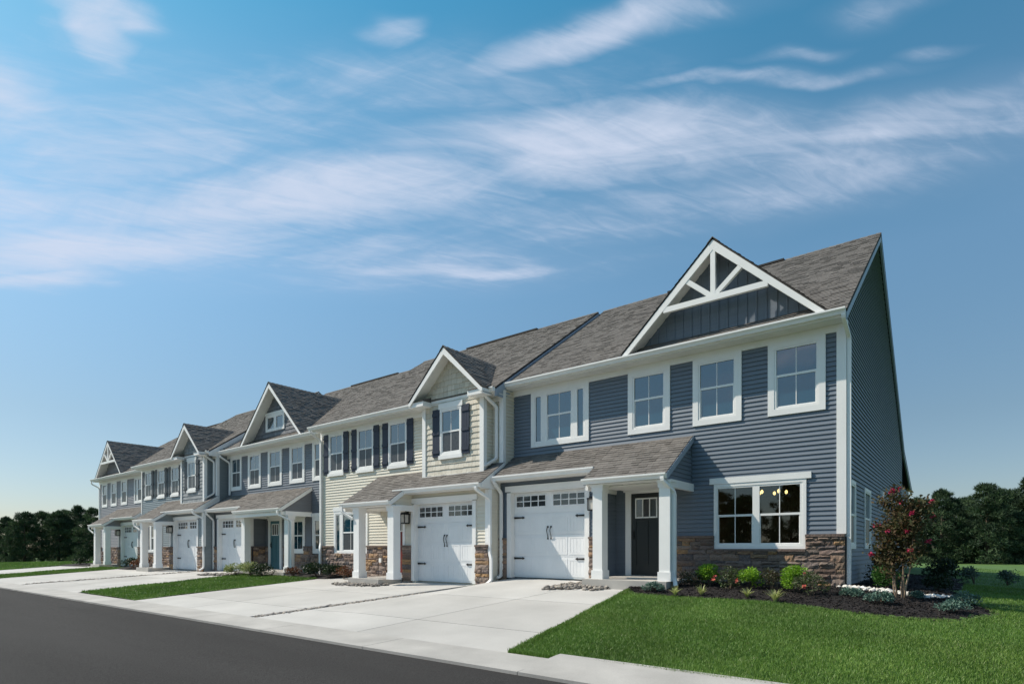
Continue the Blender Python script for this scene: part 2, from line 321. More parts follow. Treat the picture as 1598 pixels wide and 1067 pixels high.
# lawns
def xl_right(Y): return np.where(Y < -1.9, -3.05 - (Y + 7.41) * .165, -3.7)
yy = np.concatenate([np.arange(-7.40, 3, .1), np.arange(3, 30, 1.), np.linspace(30, 90, 20)])
tt = np.concatenate([np.linspace(0, .2, 60), np.linspace(.21, 1, 50)])
XR = xl_right(yy)[:, None] + tt[None, :] * 60; YR = np.repeat(yy[:, None], len(tt), 1)
def lawnz(X, Y):
    n = .012 * np.sin(X * 2.1 + Y * 1.3) + .01 * np.sin(X * .9 - Y * 2.7)
    return g(X, Y) + .012 + n * .6
sheet('lawn', XR, YR, lawnz, SOIL)
def lawn_patch(quad, n=30):
    a, b, c, d = [np.array(p, float) for p in quad]; u = np.linspace(0, 1, n)[None, :, None]; w = np.linspace(0, 1, n)[:, None, None]
    P = (a * (1 - u) + b * u) * (1 - w) + (d * (1 - u) + c * u) * w; sheet('lawn', P[..., 0], P[..., 1], lawnz, SOIL)
L1 = [(-21.95, -7.36), (-17.0, -7.36), (-16.75, -1.45), (-22.35, -1.35)]
L2 = [(-39.8, -7.36), (-35.7, -7.36), (-35.4, -1.5), (-39.1, -1.5)]
L3 = [(-120, -7.36), (-45.7, -7.36), (-45.3, 30), (-120, 30)]
for q in (L1, L2, L3): lawn_patch(q)
def blades(name, label, P, h, w, hv=.4):
    n = len(P); z = lawnz(P[:, 0], P[:, 1]); th = RNG.uniform(0, 2 * math.pi, n); hh = h * RNG.uniform(1 - hv, 1 + hv, n); ww = w * RNG.uniform(.6, 1.3, n)
    lean = RNG.uniform(0, .9, n) * hh; la = RNG.uniform(0, 2 * math.pi, n)
    B = np.stack([P[:, 0], P[:, 1], z - .005], -1); S_ = np.stack([np.cos(th) * ww, np.sin(th) * ww, 0 * th], -1) * .5
    Lv = np.stack([np.cos(la) * lean, np.sin(la) * lean, hh], -1)
    Mid = B + Lv * np.array([.35, .35, .6])
    v = np.stack([B - S_, B + S_, Mid + S_ * .8, B + Lv, Mid - S_ * .8], 1).reshape(-1, 3); i = np.arange(n)[:, None] * 5
    f = np.concatenate([i + np.array([[0, 1, 2, 4]])], 0); f3 = i + np.array([[4, 2, 3, 3]])
    # quads for the shaft, a triangle for the tip
    tri = np.concatenate([i + np.array([[0, 1, 2]]), i + np.array([[0, 2, 4]]), i + np.array([[4, 2, 3]])], 0)
    patch = .5 + .28 * np.sin(P[:, 0] * 1.7 + 1.3 * np.sin(P[:, 1] * 1.1)) * np.sin(P[:, 1] * 1.9 + P[:, 0] * .6)
    r = np.clip(patch * .55 + RNG.uniform(0, .62, n) - .08, 0, 1); r = np.where(RNG.uniform(0, 1, n) < .03, 1., r * .86)
    o = bigmesh(name, v, tri, GRASS, np.tile(r, 3)); tag(o, label, 'grass', kind='stuff'); return o
CAMX, CAMY = 2.127, -14.
def in_poly(P, poly):
    x, y = P[:, 0], P[:, 1]; ins = np.zeros(len(P), bool); q = poly[-1]
    for p in poly:
        c = ((p[1] > y) != (q[1] > y)) & (x < (q[0] - p[0]) * (y - p[1]) / (q[1] - p[1] + 1e-12) + p[0]); ins ^= c; q = p
    return ins
BED_F = [(-4.0, -1.78), (-3.62, -2.28), (-2.34, -2.24), (-.82, -2.36), (.23, -2.82), (1.24, -2.90), (2.05, -2.68), (2.52, -1.85), (2.22, -.93), (2.0, .25), (2.05, 4), (2.0, 9)]
BED_B = [(-3.9, -1.5), (-3.3, .05), (-2.3, .05), (-.8, .05), (0, .05), (.12, .1), (.12, .3), (.12, .6), (.12, .9), (.12, 1.5), (.12, 4), (.12, 9)]
BEDPOLY = BED_F + [(0.1, 9), (.1, .02), (-3.9, .02)]
def smooth_line(P, n):
    P = np.array(P); t = np.linspace(0, len(P) - 1, n); i = np.clip(t.astype(int), 0, len(P) - 2); f = (t - i)[:, None]
    p0 = P[np.clip(i - 1, 0, None)]; p1 = P[i]; p2 = P[i + 1]; p3 = P[np.clip(i + 2, None, len(P) - 1)]
    return .5 * ((2 * p1) + (-p0 + p2) * f + (2 * p0 - 5 * p1 + 4 * p2 - p3) * f ** 2 + (-p0 + 3 * p1 - 3 * p2 + p3) * f ** 3)
def lawn_points():
    out = []
    for (x0, x1, y0, y1, dens) in ((-4.2, 5.5, -7.42, -4.2, 5600), (-4.2, 7, -4.2, -1.0, 3600), (.1, 9, -1.0, 6, 1300), (1.8, 16, 6, 24, 220)):
        n = int((x1 - x0) * (y1 - y0) * dens); P = np.stack([RNG.uniform(x0, x1, n), RNG.uniform(y0, y1, n)], -1)
        # only what lies in the field of view (a little beyond it)
        dxx, dyy = P[:, 0] - CAMX, P[:, 1] - CAMY; cx = .7879 * dxx + .6158 * dyy; cz = -.6158 * dxx + .7879 * dyy
        k = (np.abs(cx / cz) < 1.05) & (P[:, 0] > xl_right(P[:, 1]) - .03 + RNG.normal(0, .025, n)) & ~in_poly(P, BEDPOLY) & ~((P[:, 0] < .1) & (P[:, 1] > -1.7))
        out.append(P[k])
    return np.concatenate(out)
LP = lawn_points()
blades('grass', 'mown green grass on the lawn in front of the blue end house', LP, .042, .0065)
def patch_points(q, dens):
    q = np.array(q); lo, hi = q.min(0), q.max(0); n = int((hi - lo).prod() * dens); P = RNG.uniform(lo, hi, (n, 2)); return P[in_poly(P, [tuple(p) for p in q])]
blades('grass', 'mown green grass on the strip between the two wide driveways', patch_points(L1, 1000), .055, .016)
blades('grass', 'mown grass on the small far strip beside the last driveway', patch_points(L2, 500), .055, .022)
blades('grass', 'mown grass on the open ground left of the far end house', patch_points([(-75, -7.36), (-45.7, -7.36), (-45.4, 8), (-75, 8)], 120), .06, .05)
# long coarse edge where turf overhangs the concrete
n = 9000; ye = RNG.uniform(-7.42, -1.9, n); EP = np.stack([xl_right(ye) + RNG.normal(.0, .03, n), ye], -1)
xe = RNG.uniform(-3.05, 6, 9000); EP2 = np.stack([xe, -7.36 + RNG.normal(0, .02, 9000)], -1)
blades('grass', 'ragged turf edge of the front lawn along driveway and kerb', np.concatenate([EP, EP2]), .050, .007)

# ------------------------------------------------------------------ house parts
class Front:                         # wall plane facing the street (-Y); n = outwards
    def __init__(s, Y): s.Y = Y
    def p(s, u, n, z): return (u, s.Y - n, z)
    def box(s, mb, u0, u1, n0, n1, z0, z1): mb.box(u0, u1, s.Y - n0, s.Y - n1, z0, z1); return mb
    ax = (1, 0, 0)
class Side:                          # wall plane facing +X
    def __init__(s, X): s.X = X
    def p(s, u, n, z): return (s.X + n, u, z)
    def box(s, mb, u0, u1, n0, n1, z0, z1): mb.box(s.X + n0, s.X + n1, u0, u1, z0, z1); return mb
def cut(iv, holes, z):
    for (a, b, z0, z1) in holes:
        if z0 < z < z1:
            new = []
            for (p, q) in iv:
                if b <= p or a >= q: new.append((p, q)); continue
                if p < a: new.append((p, a))
                if b < q: new.append((b, q))
            iv = new
    return iv
def lap(fr, u0, u1, z0, z1, mat, parent, holes=(), single=False, exp=.102, clip=None, name='siding_board'):
    mb = MB(); z = z0
    while z < z1 - .02:
        zt = min(z + exp, z1); a, b = (u0, u1) if clip is None else clip((z + zt) / 2)
        if b - a > .05:
            for (p, q) in cut([(a, b)], holes, (z + zt) / 2):
                if q - p < .03: continue
                pts = [fr.p(p, 0, z), fr.p(q, 0, z), fr.p(q, .031, z), fr.p(p, .031, z), fr.p(p, 0, zt), fr.p(q, 0, zt), fr.p(q, .006, zt), fr.p(p, .006, zt)]
                if single: MB().hexa(pts).build(name, mat, parent)
                else: mb.hexa(pts)
        z = zt
    if not single and mb.v: return mb.build('siding', mat, parent, kind='stuff')
def stone_mesh(seed):
    r = random.Random(seed); nx, nz = 6, 3; v = []
    for j in range(nz):
        for i in range(nx):
            e = (i in (0, nx - 1)) or (j in (0, nz - 1)); y = -.5 - (r.uniform(-.25, .1) if e else r.uniform(.0, .5))
            v.append((i / (nx - 1) - .5 + (0 if i in (0, nx - 1) else r.uniform(-.06, .06)), y, j / (nz - 1) - .5 + (r.uniform(-.07, .07))))
    f = [(j * nx + i, j * nx + i + 1, (j + 1) * nx + i + 1, (j + 1) * nx + i) for j in range(nz - 1) for i in range(nx - 1)]
    ring = list(range(nx)) + [nx * 2 - 1, nx * 3 - 1] + [nx * 3 - 1 - k for k in range(1, nx)] + [nx]
    k = len(ring); n = len(v); v += [(v[q][0], .5, v[q][2]) for q in ring]; f += [(ring[(q + 1) % k], ring[q], n + q, n + (q + 1) % k) for q in range(k)]
    return v, f
STM = []
for sd_ in range(14):
    v_, f_ = stone_mesh(sd_); mb_ = MB(); mb_.add(v_, f_); me_ = mb_.mesh('stone'); me_.materials.append(STONE); STM.append((me_, v_, f_))
def stones(fr, u0, u1, z0, z1, parent, holes=(), single=False, hmin=.09, hmax=.17, lmin=.16, lmax=.46):
    bk = MB(); mb = MB(); z = z0
    while z < z1 - .03:
        h = random.uniform(hmin, hmax)
        if z1 - (z + h) < .06: h = z1 - z
        for (a, b) in cut([(u0, u1)], holes, z + h / 2):
            fr.box(bk, a, b, 0, .03, z, z + h); u = a
            while u < b - .01:
                l = random.uniform(lmin, lmax)
                if b - (u + l) < .14: l = b - u
                parts = [(z, h)]
                if h > .14 and random.random() < .35: k = random.uniform(.4, .6); parts = [(z, h * k), (z + h * k, h * (1 - k))]
                for (zz, hh) in parts:
                    d = random.uniform(.045, .075); me, sv, sf = random.choice(STM); gap = .006
                    if single and isinstance(fr, Front):
                        o = bpy.data.objects.new('stone', me); o.location = fr.p(u + l / 2, .03 + d / 2, zz + hh / 2); o.scale = (l - gap, d, hh - gap); COL.objects.link(o); o.parent = parent
                    else:
                        vs = [fr.p(u + l / 2 + q[0] * (l - gap), .03 + d / 2 - q[1] * d, zz + hh / 2 + q[2] * (hh - gap)) for q in sv]; mb.add(vs, sf)
                u += l
        z += h
    if mb.v: mb.build('stones', STONEJ, parent, kind='stuff')
    return bk
def stone_face(root, fr, u0, u1, z0, z1, holes=(), single=False, cap=True):
    w = MB(); fr.box(w, u0, u0 + .001, 0, .002, z0, z0 + .01)
    part = w.build('stone_veneer', MORTAR, root)
    bk = stones(fr, u0, u1, z0, z1, part, holes, single); part.data = bk.mesh('stone_veneer'); part.data.materials.append(MORTAR)
    if cap:
        u = u0; k = 0
        for (a, b) in cut([(u0, u1)], holes, z1 - .01):
            u = a
            while u < b - .02:
                l = min(random.uniform(.45, .75), b - u)
                if b - (u + l) < .2: l = b - u
                c = MB(); fr.box(c, u + .003, u + l - .003, .0, .125, z1, z1 + .055); c.build('cap_stone', CAPST, part); u += l
def shingle_plane(mb, P0, a, b, W, L, exp=.13, wmin=.13, wmax=.28, clip=None):
    P0, a, b = np.array(P0, float), np.array(a, float), np.array(b, float); nrm = np.cross(a, b); nrm /= np.linalg.norm(nrm)
    if nrm[2] < 0: nrm = -nrm
    t = 0.0
    while t < L - .01:
        te = min(t + exp, L); u = -random.uniform(0, .3)
        while u < W:
            w = random.uniform(wmin, wmax); ua, ub = max(u, 0), min(u + w, W); u += w
            if ub - ua < .01: continue
            h1 = random.choice((.011, .011, .019)); gp = .002
            q = [P0 + a * (ua + gp) + b * t, P0 + a * (ub - gp) + b * t, P0 + a * (ub - gp) + b * (te + .01), P0 + a * (ua + gp) + b * (te + .01)]
            v = [q[0], q[1], q[0] + nrm * h1, q[1] + nrm * h1, q[2] + nrm * .003, q[3] + nrm * .003]
            mb.add([tuple(p) for p in v], [(0, 1, 3, 2), (2, 3, 4, 5)])
        t = te
def roof_slab(mb, P0, a, b, W, L, th):
    P0, a, b = np.array(P0, float), np.array(a, float), np.array(b, float); n = np.cross(a, b); n /= np.linalg.norm(n)
    if n[2] < 0: n = -n
    q = [P0, P0 + a * W, P0 + a * W + b * L, P0 + b * L]; mb.hexa([tuple(p - n * th) for p in q] + [tuple(p) for p in q])
def gutter(root, x0, x1, Yb, zt, label=None):
    prof = [(0, -.012), (0, -.125), (.075, -.125), (.092, -.075), (.128, -.035), (.128, 0), (.114, 0), (.114, -.014)]
    mb = MB(); mb.prism([(x0, Yb - n, zt + z) for n, z in prof], (x1 - x0, 0, 0)); return mb.build('gutter', WALUM, root)
def downspout(root, path, side=(1, 0, 0), w=.085, d=.06):
    P = [Vector(p) for p in path]; Q = [P[0]]
    for i in range(1, len(P) - 1):
        a = (P[i - 1] - P[i]); b = (P[i + 1] - P[i]); r = min(.07, a.length * .4, b.length * .4)
        p0 = P[i] + a.normalized() * r; p1 = P[i] + b.normalized() * r; Q += [p0, p0 * .25 + P[i] * .5 + p1 * .25, p1]
    Q.append(P[-1]); mb = MB(); mb.tube([tuple(q) for q in Q], w, d, side=side); o = mb.build('downspout', WALUM, root)
    return o
def window(root, fr, u0, u1, z0, z1, cells, tw=.13, meet=None, grille=True, screen=False, pane=GLASS, header=None, sill=0., name='window', casing=True):
    c = MB(); d = .05
    if casing:
        fr.box(c, u0, u0 + tw, 0, d, z0 + tw, z1 - tw); fr.box(c, u1 - tw, u1, 0, d, z0 + tw, z1 - tw)
        fr.box(c, u0, u1, 0, d, z0, z0 + tw); fr.box(c, u0, u1, 0, d, z1 - tw, z1)
    else:
        fr.box(c, u0, u0 + tw, 0, d, z0, z1); fr.box(c, u1 - tw, u1, 0, d, z0, z1); fr.box(c, u0 + tw, u1 - tw, 0, d, z0, z0 + tw); fr.box(c, u0 + tw, u1 - tw, 0, d, z1 - tw, z1)
    w = c.build(name, WHITE, root)
    if header: h = MB(); fr.box(h, u0 - header[0], u1 + header[0], 0, .062, z1 + .003, z1 + header[1]); h.build('header', WHITE, w)
    if sill: h = MB(); fr.box(h, u0 - .04, u1 + .04, 0, .075, z0 - sill, z0 - .003); h.build('sill', WHITE, w)
    meet = (z0 + z1) / 2 if meet is None else meet
    edges = [u0 + tw] + [v for ce in cells for v in ce[:2]] + [u1 - tw]; fb = MB(); zb, zt = z0 + tw, z1 - tw; fw = .04
    for i in range(0, len(edges), 2):            # mullions and frame between the glass cells
        if edges[i + 1] - edges[i] > .004: fr.box(fb, edges[i] + .001, edges[i + 1] - .001, 0, .04, zb, zt)
    for (a, b, k) in cells:
        fr.box(fb, a, b, 0, .04, zb, zb + fw); fr.box(fb, a, b, 0, .04, zt - fw, zt)
        if k == 'dh':
            fr.box(fb, a, b, 0, .032, meet - .025, meet + .025)
            fr.box(fb, a, a + .022, 0, .02, zb + fw, meet - .025); fr.box(fb, b - .022, b, 0, .02, zb + fw, meet - .025); fr.box(fb, a + .022, b - .022, 0, .022, zb + fw, zb + fw + .025)
    fb.build('sash_frame', WHITE, w)
    for (a, b, k) in cells:
        spans = [(zb + fw, zt - fw)] if k != 'dh' else [(meet + .025, zt - fw), (zb + fw, meet - .025)]
        for i, (p, q) in enumerate(spans):
            m = MB(); fr.box(m, a + .001, b - .001, .004, .011, p + .001, q - .001); m.build('pane', pane, w)
            if k == 'dh' and i == 1 and screen: m = MB(); fr.box(m, a + .024, b - .024, .013, .017, p + .026, q - .002); m.build('insect_screen', SCREEN, w)
        if grille and k == 'dh':
            for i, (p, q) in enumerate(spans):
                m = MB(); uc = (a + b) / 2; fr.box(m, uc - .009, uc + .009, .0112, .019, p + .001 + (.026 if i else 0), q - .001); m.build('muntin', WHITE, w)
    return w
def shutter(root, fr, u0, u1, z0, z1, mat):
    mb = MB(); n = 3; w = (u1 - u0) / n
    for i in range(n): fr.box(mb, u0 + i * w + .003, u0 + (i + 1) * w - .003, .026, .05, z0, z1)
    o = mb.build('shutter', mat, root)
    for zc in (z0 + .16, (z0 + z1) / 2, z1 - .16): b = MB(); fr.box(b, u0 + .002, u1 - .002, .05, .072, zc - .05, zc + .05); b.build('batten', mat, o)
def strip_hinge(fr, u, z, dirn, parent):
    b = MB(); L = .38; pts = [(0, -.03), (L * .8, -.018), (L * .8, -.04), (L, 0), (L * .8, .04), (L * .8, .018), (0, .03)]
    P = [fr.p(u + dirn * a, .031, z + c) for a, c in pts]; n = Vector(fr.p(0, .015, 0)) - Vector(fr.p(0, 0, 0)); b.prism(P, tuple(n)); b.build('strap_hinge', BLACK, parent)
def garage_door(root, u0, u1, Y, F, H=2.45):
    fr = Front(Y); slabm = MB(); fr.box(slabm, u0, u1, -.05, 0, F + .01, F + H); door = slabm.build('garage_door', GDOOR, root)
    sh = H / 4; uc = (u0 + u1) / 2
    for r in range(4):
        za, zb = F + .012 + r * sh, F + (r + 1) * sh - .006; mb = MB()
        if r < 3:
            for (a, b) in ((u0 + .06, uc - .035), (uc + .035, u1 - .06)):
                n = 2; pw = (b - a) / n
                for i in range(n):                      # two plank panels either side, each with raised frame and grooves
                    p, q = a + i * pw + .02, a + (i + 1) * pw - .02
                    m = 4; kw = (q - p - .12) / m
                    fr.box(mb, p, p + .055, .012, .02, za + .05, zb - .05); fr.box(mb, q - .055, q, .012, .02, za + .05, zb - .05)
                    fr.box(mb, p + .055, q - .055, .012, .02, zb - .10, zb - .05); fr.box(mb, p + .055, q - .055, .012, .02, za + .05, za + .10)
                    for j in range(m): fr.box(mb, p + .06 + j * kw + .006, p + .06 + (j + 1) * kw - .006, .012, .016, za + .105, zb - .105)
        fr.box(mb, u0 + .002, u1 - .002, 0, .012, za, zb); mb.build('door_section', GDOOR, door)
        if r == 3:
            for (a, b) in ((u0 + .075, uc - .12), (uc + .12, u1 - .075)):
                z0_, z1_ = za + .16, zb - .07; f = MB(); t = .03
                fr.box(f, a, b, .012, .03, z0_, z0_ + t); fr.box(f, a, b, .012, .03, z1_ - t, z1_); pw = (b - a) / 4; zm = (z0_ + z1_) / 2
                for i in range(5): x = a + i * pw; fr.box(f, max(a, x - .014), min(b, x + .014), .012, .03, z0_ + t, z1_ - t)
                for i in range(4): fr.box(f, a + i * pw + .014, a + (i + 1) * pw - .014, .012, .029, zm - .012, zm + .012)
                f.build('window_grid', GDOOR, door)
                for i in range(4):
                    for (p, q) in ((z0_ + t, zm - .012), (zm + .012, z1_ - t)):
                        m = MB(); fr.box(m, a + i * pw + .0145, a + (i + 1) * pw - .0145, .013, .019, p, q); m.build('pane', LITE, door)
    for z in (F + H - .72, F + .56): strip_hinge(fr, u0 + .01, z, 1, door); strip_hinge(fr, u1 - .01, z, -1, door)
    for sgn in (-1, 1):
        pts = [fr.p(uc + sgn * .055 + .018 * math.sin(t * math.pi * 2) * 1, .03 + .035 * math.sin(t * math.pi), F + 1.28 + (t - .5) * .34) for t in np.linspace(0, 1, 9)]
        h = MB(); h.tube(pts, .022, .022, sides=6); fr.box(h, uc + sgn * .055 - .025, uc + sgn * .055 + .025, .012, .034, F + 1.28 + .15, F + 1.28 + .19); fr.box(h, uc + sgn * .055 - .02, uc + sgn * .055 + .02, .012, .034, F + 1.28 - .18, F + 1.28 - .15); h.build('handle', BLACK, door)
    return door
def garage_trim(root, u0, u1, Y, F, H=2.45):
    fr = Front(Y); m = MB()
    for (a, b) in ((u0 - .14, u0), (u1, u1 + .14)): fr.box(m, a, b, -.16, .05, F, F + H)
    fr.box(m, u0, u1, -.16, .048, F + H, F + H + .03); t = m.build('garage_frame', WHITE, root)
    h = MB(); fr.box(h, u0 - .19, u1 + .19, 0, .07, F + H + .032, F + H + .19); h.build('header', WHITE, t)
def entry_door(root, u0, u1, Y, z0, z1, mat, lites=3):
    fr = Front(Y); m = MB(); tw = .16
    fr.box(m, u0 - tw, u0, 0, .06, z0, z1); fr.box(m, u1, u1 + tw, 0, .06, z0, z1); fr.box(m, u0, u1, 0, .058, z1 - .04, z1); fr.box(m, u0 - tw - .05, u1 + tw + .05, 0, .075, z1 + .002, z1 + .22)
    m.build('door_frame', WHITE, root)
    d = MB(); a, b = u0 + .004, u1 - .004; st = .13; zt = z1 - .045; zl = zt - .62; zm = zl - .10
    fr.box(d, a, b, -.02, .012, z0 + .03, zt)
    for (p, q, r, s_) in ((a, a + st, z0 + .032, zt), (b - st, b, z0 + .032, zt), (a + st, b - st, zt - .14, zt), (a + st, b - st, zm, zl), (a + st, b - st, z0 + .032, z0 + .3), ((a + b) / 2 - .05, (a + b) / 2 + .05, z0 + .3, zm)): fr.box(d, p + .0005, q - .0005, .012, .03, r, s_)
    door = d.build('front_door', mat, root)
    f = MB(); la, lb, lz0, lz1 = a + st, b - st, zl, zt - .14; fr.box(f, la - .02, lb + .02, .03, .042, lz0 - .02, lz0 + .015); fr.box(f, la - .02, lb + .02, .03, .042, lz1 - .015, lz1 + .02)
    pw = (lb - la) / lites
    for i in range(lites + 1): x = la + i * pw; fr.box(f, x - (.02 if i == 0 else .012), x + (.02 if i == lites else .012), .018, .042, lz0 + .0155, lz1 - .0155)
    f.build('lite_frame', WHITE, door)
    for i in range(lites): p = MB(); fr.box(p, la + i * pw + .0125, la + (i + 1) * pw - .0125, .0125, .02, lz0 + .016, lz1 - .016); p.build('pane', LITE, door)
    h = MB(); hu = a + .07; fr.box(h, hu - .02, hu + .02, .03, .05, z0 + .95, z0 + 1.2); h.tube([fr.p(hu, .05, z0 + 1.0), fr.p(hu, .09, z0 + 1.03), fr.p(hu, .09, z0 + 1.12), fr.p(hu, .05, z0 + 1.15)], .02, .02, sides=6); h.build('handle', BLACK, door)
    t = MB(); fr.box(t, u0 - .02, u1 + .02, 0, .12, z0 - .03, z0 + .025); t.build('threshold', PORCHC, root)
def column(root, x0, x1, y0, y1, z0, z1):
    mb = MB(); e = .026
    mb.box(x0, x1, y0, y1, z0 + .2, z1 - .15); c = mb.build('column', WHITE, root)
    b = MB(); b.box(x0 - e, x1 + e, y0 - e, y1 + e, z0, z0 + .21); b.build('base', WHITE, c)
    k = MB(); k.box(x0 - e * .8, x1 + e * .8, y0 - e * .8, y1 + e * .8, z1 - .16, z1 - .03); k.box(x0 - e * 1.5, x1 + e * 1.5, y0 - e * 1.5, y1 + e * 1.5, z1 - .05, z1); k.build('capital', WHITE, c)
def lantern(root, u, Y, z):
    fr = Front(Y); m = MB(); fr.box(m, u - .06, u + .06, 0, .03, z - .02, z + .24); m.tube([fr.p(u, .03, z + .17), fr.p(u, .10, z + .26), fr.p(u, .15, z + .2)], .025, .025, sides=6)
    y0, y1 = .05, .25; fr.box(m, u - .12, u + .12, y0 - .02, y1 + .02, z + .13, z + .17); fr.box(m, u - .08, u + .08, y0 + .02, y1 - .02, z + .17, z + .21); fr.box(m, u - .11, u + .11, y0 - .01, y1 + .01, z - .16, z - .13)
    for a in (u - .1, u + .1):
        for n in (y0, y1): fr.box(m, a - .012, a + .012, n - .012, n + .012, z - .13, z + .13)
    o = m.build('wall_lantern', BLACK, root); gl = MB(); fr.box(gl, u - .085, u + .085, y0 + .015, y1 - .015, z - .13, z + .13); gl.build('lantern_glass', LAMPG, o)
def gable(root, xc, hw, zE, pitch, Yr, Yw, eaveY, eaveZ, mslope, wallmat, style, F, single=True, truss=False, rw=.25, shk=None, zbase=None, over=.10):
    za = zE + hw * pitch; Yb = eaveY + (za - eaveZ) / mslope + .25; sl = math.hypot(1, pitch); L = hw * sl
    rb = MB(); sg = MB()
    # two roof planes: origin at the eave, along Y, up towards the ridge
    for s in (-1, 1):
        roof_slab(rb, (xc + s * hw, Yr, zE), (0, 1, 0), (-s / sl, 0, pitch / sl), Yb - Yr, L, .03)
        shingle_plane(sg, (xc + s * hw, Yr - .015, zE + .004), (0, 1, 0), (-s / sl, 0, pitch / sl), Yb - Yr, L)
    r = rb.build('gable_roof', SHDK, root); sg.build('shingles', SHING, r, kind='stuff')
    cp = MB(); y = Yr - .02
    while y < Yb - .1:
        for s in (-1, 1): cp.hexa([(xc, y, za + .012), (xc + s * .13, y, za + .012 - .13 * pitch), (xc + s * .13, y + .21, za + .004 - .13 * pitch), (xc, y + .21, za + .004), (xc, y, za + .03), (xc + s * .13, y, za + .03 - .13 * pitch), (xc + s * .13, y + .21, za + .014 - .13 * pitch), (xc, y + .21, za + .014)])
        y += .2
    cp.build('ridge_cap', SHING, r, kind='stuff')
    # rake boards
    zo = -.018 * sl
    for s in (-1, 1):
        rk = MB(); rk.prism([(xc, Yr + .002, za + zo), (xc + s * hw, Yr + .002, zE + zo), (xc + s * hw, Yr + .002, zE + zo - rw * .55), (xc + s * (hw - .06), Yr + .002, zE + zo - rw * .62 + .06 * pitch * .0), (xc, Yr + .002, za + zo - rw * sl)], (0, .045, 0)); rk.build('rake_board', WHITE, root)
        so = MB(); a = .085 * sl
        so.hexa([(xc, Yr + .047, za - a - .02), (xc + s * hw, Yr + .047, zE - a - .02), (xc + s * hw, Yw, zE - a - .02), (xc, Yw, za - a - .02), (xc, Yr + .047, za - a), (xc + s * hw, Yr + .047, zE - a), (xc + s * hw, Yw, zE - a), (xc, Yw, za - a)]); so.build('rake_soffit', SOFF, root)
    # wall under the gable
    zb = zE - .4 if zbase is None else zbase; top = za - .07 * sl; hb = (top - zb) / pitch
    wl = MB(); wl.prism([(xc - hb, Yw, zb), (xc + hb, Yw, zb), (xc, Yw, top)], (0, .12, 0)); w = wl.build('gable_wall', wallmat, root)
    fr = Front(Yw)
    if style == 'batten':
        x = xc - hw + .2
        while x < xc + hw - .15:
            zt = top - abs(x - xc) * pitch - .02
            if zt > zb + .1: b = MB(); fr.box(b, x - .02, x + .02, 0, .022, zb, zt); b.build('batten', wallmat, w)
            x += .218
    if shk: shk(w, fr, xc, top, pitch, zb)
    if truss:
        Yt = Yr + .005; tp = za + zo - rw * sl
        zb_ = zE + (za - zE) * .40; half = (tp - zb_) / pitch + .05; bw = .11
        def beam(p, q, wd, nm, y=Yt):
            p, q = Vector(p), Vector(q); d = (q - p).normalized(); nn = Vector((-d.z, 0, d.x)) * wd / 2
            m = MB(); m.prism([tuple(p + nn), tuple(q + nn), tuple(q - nn), tuple(p - nn)], (0, .085, 0)); m.build(nm, WHITE, tr_)
        e = MB(); e.box(xc - half, xc + half, Yt, Yt + .085, zb_ - bw * .6, zb_ + bw * .6); tr_ = e.build('gable_truss', WHITE, root)
        beam((xc, Yt + .003, zb_ + bw * .6), (xc, Yt + .003, tp + .03), bw, 'king_post')
        for s in (-1, 1): hx_ = half * .52; beam((xc + s * .04, Yt + .006, zb_ + bw * .5), (xc + s * hx_, Yt + .006, tp - hx_ * pitch + .05), bw, 'strut')
    return r
def shakes(parent, fr, u0, u1, z0, z1, mat, single, holes=(), clip=None, exp=.17):
    mb = MB(); z = z0
    while z < z1 - .03:
        zt = min(z + exp, z1); a, b = (u0, u1) if clip is None else clip((z + zt) / 2)
        if b - a > .04:
            for (p, q) in cut([(a, b)], holes, (z + zt) / 2):
                u = p
                while u < q - .01:
                    w = random.uniform(.12, .24)
                    if q - (u + w) < .08: w = q - u
                    dz = random.uniform(-.008, .008)
                    pts = [fr.p(u + .003, 0, z + dz), fr.p(u + w - .003, 0, z + dz), fr.p(u + w - .003, .026, z + dz), fr.p(u + .003, .026, z + dz), fr.p(u + .003, 0, zt), fr.p(u + w - .003, 0, zt), fr.p(u + w - .003, .005, zt), fr.p(u + .003, .005, zt)]
                    if single: MB().hexa(pts).build('shake', mat, parent)
                    else: mb.hexa(pts)
                    u += w
        z = zt
    if mb.v: mb.build('shakes', mat, parent, kind='stuff')
MS = .68; MSh = .66
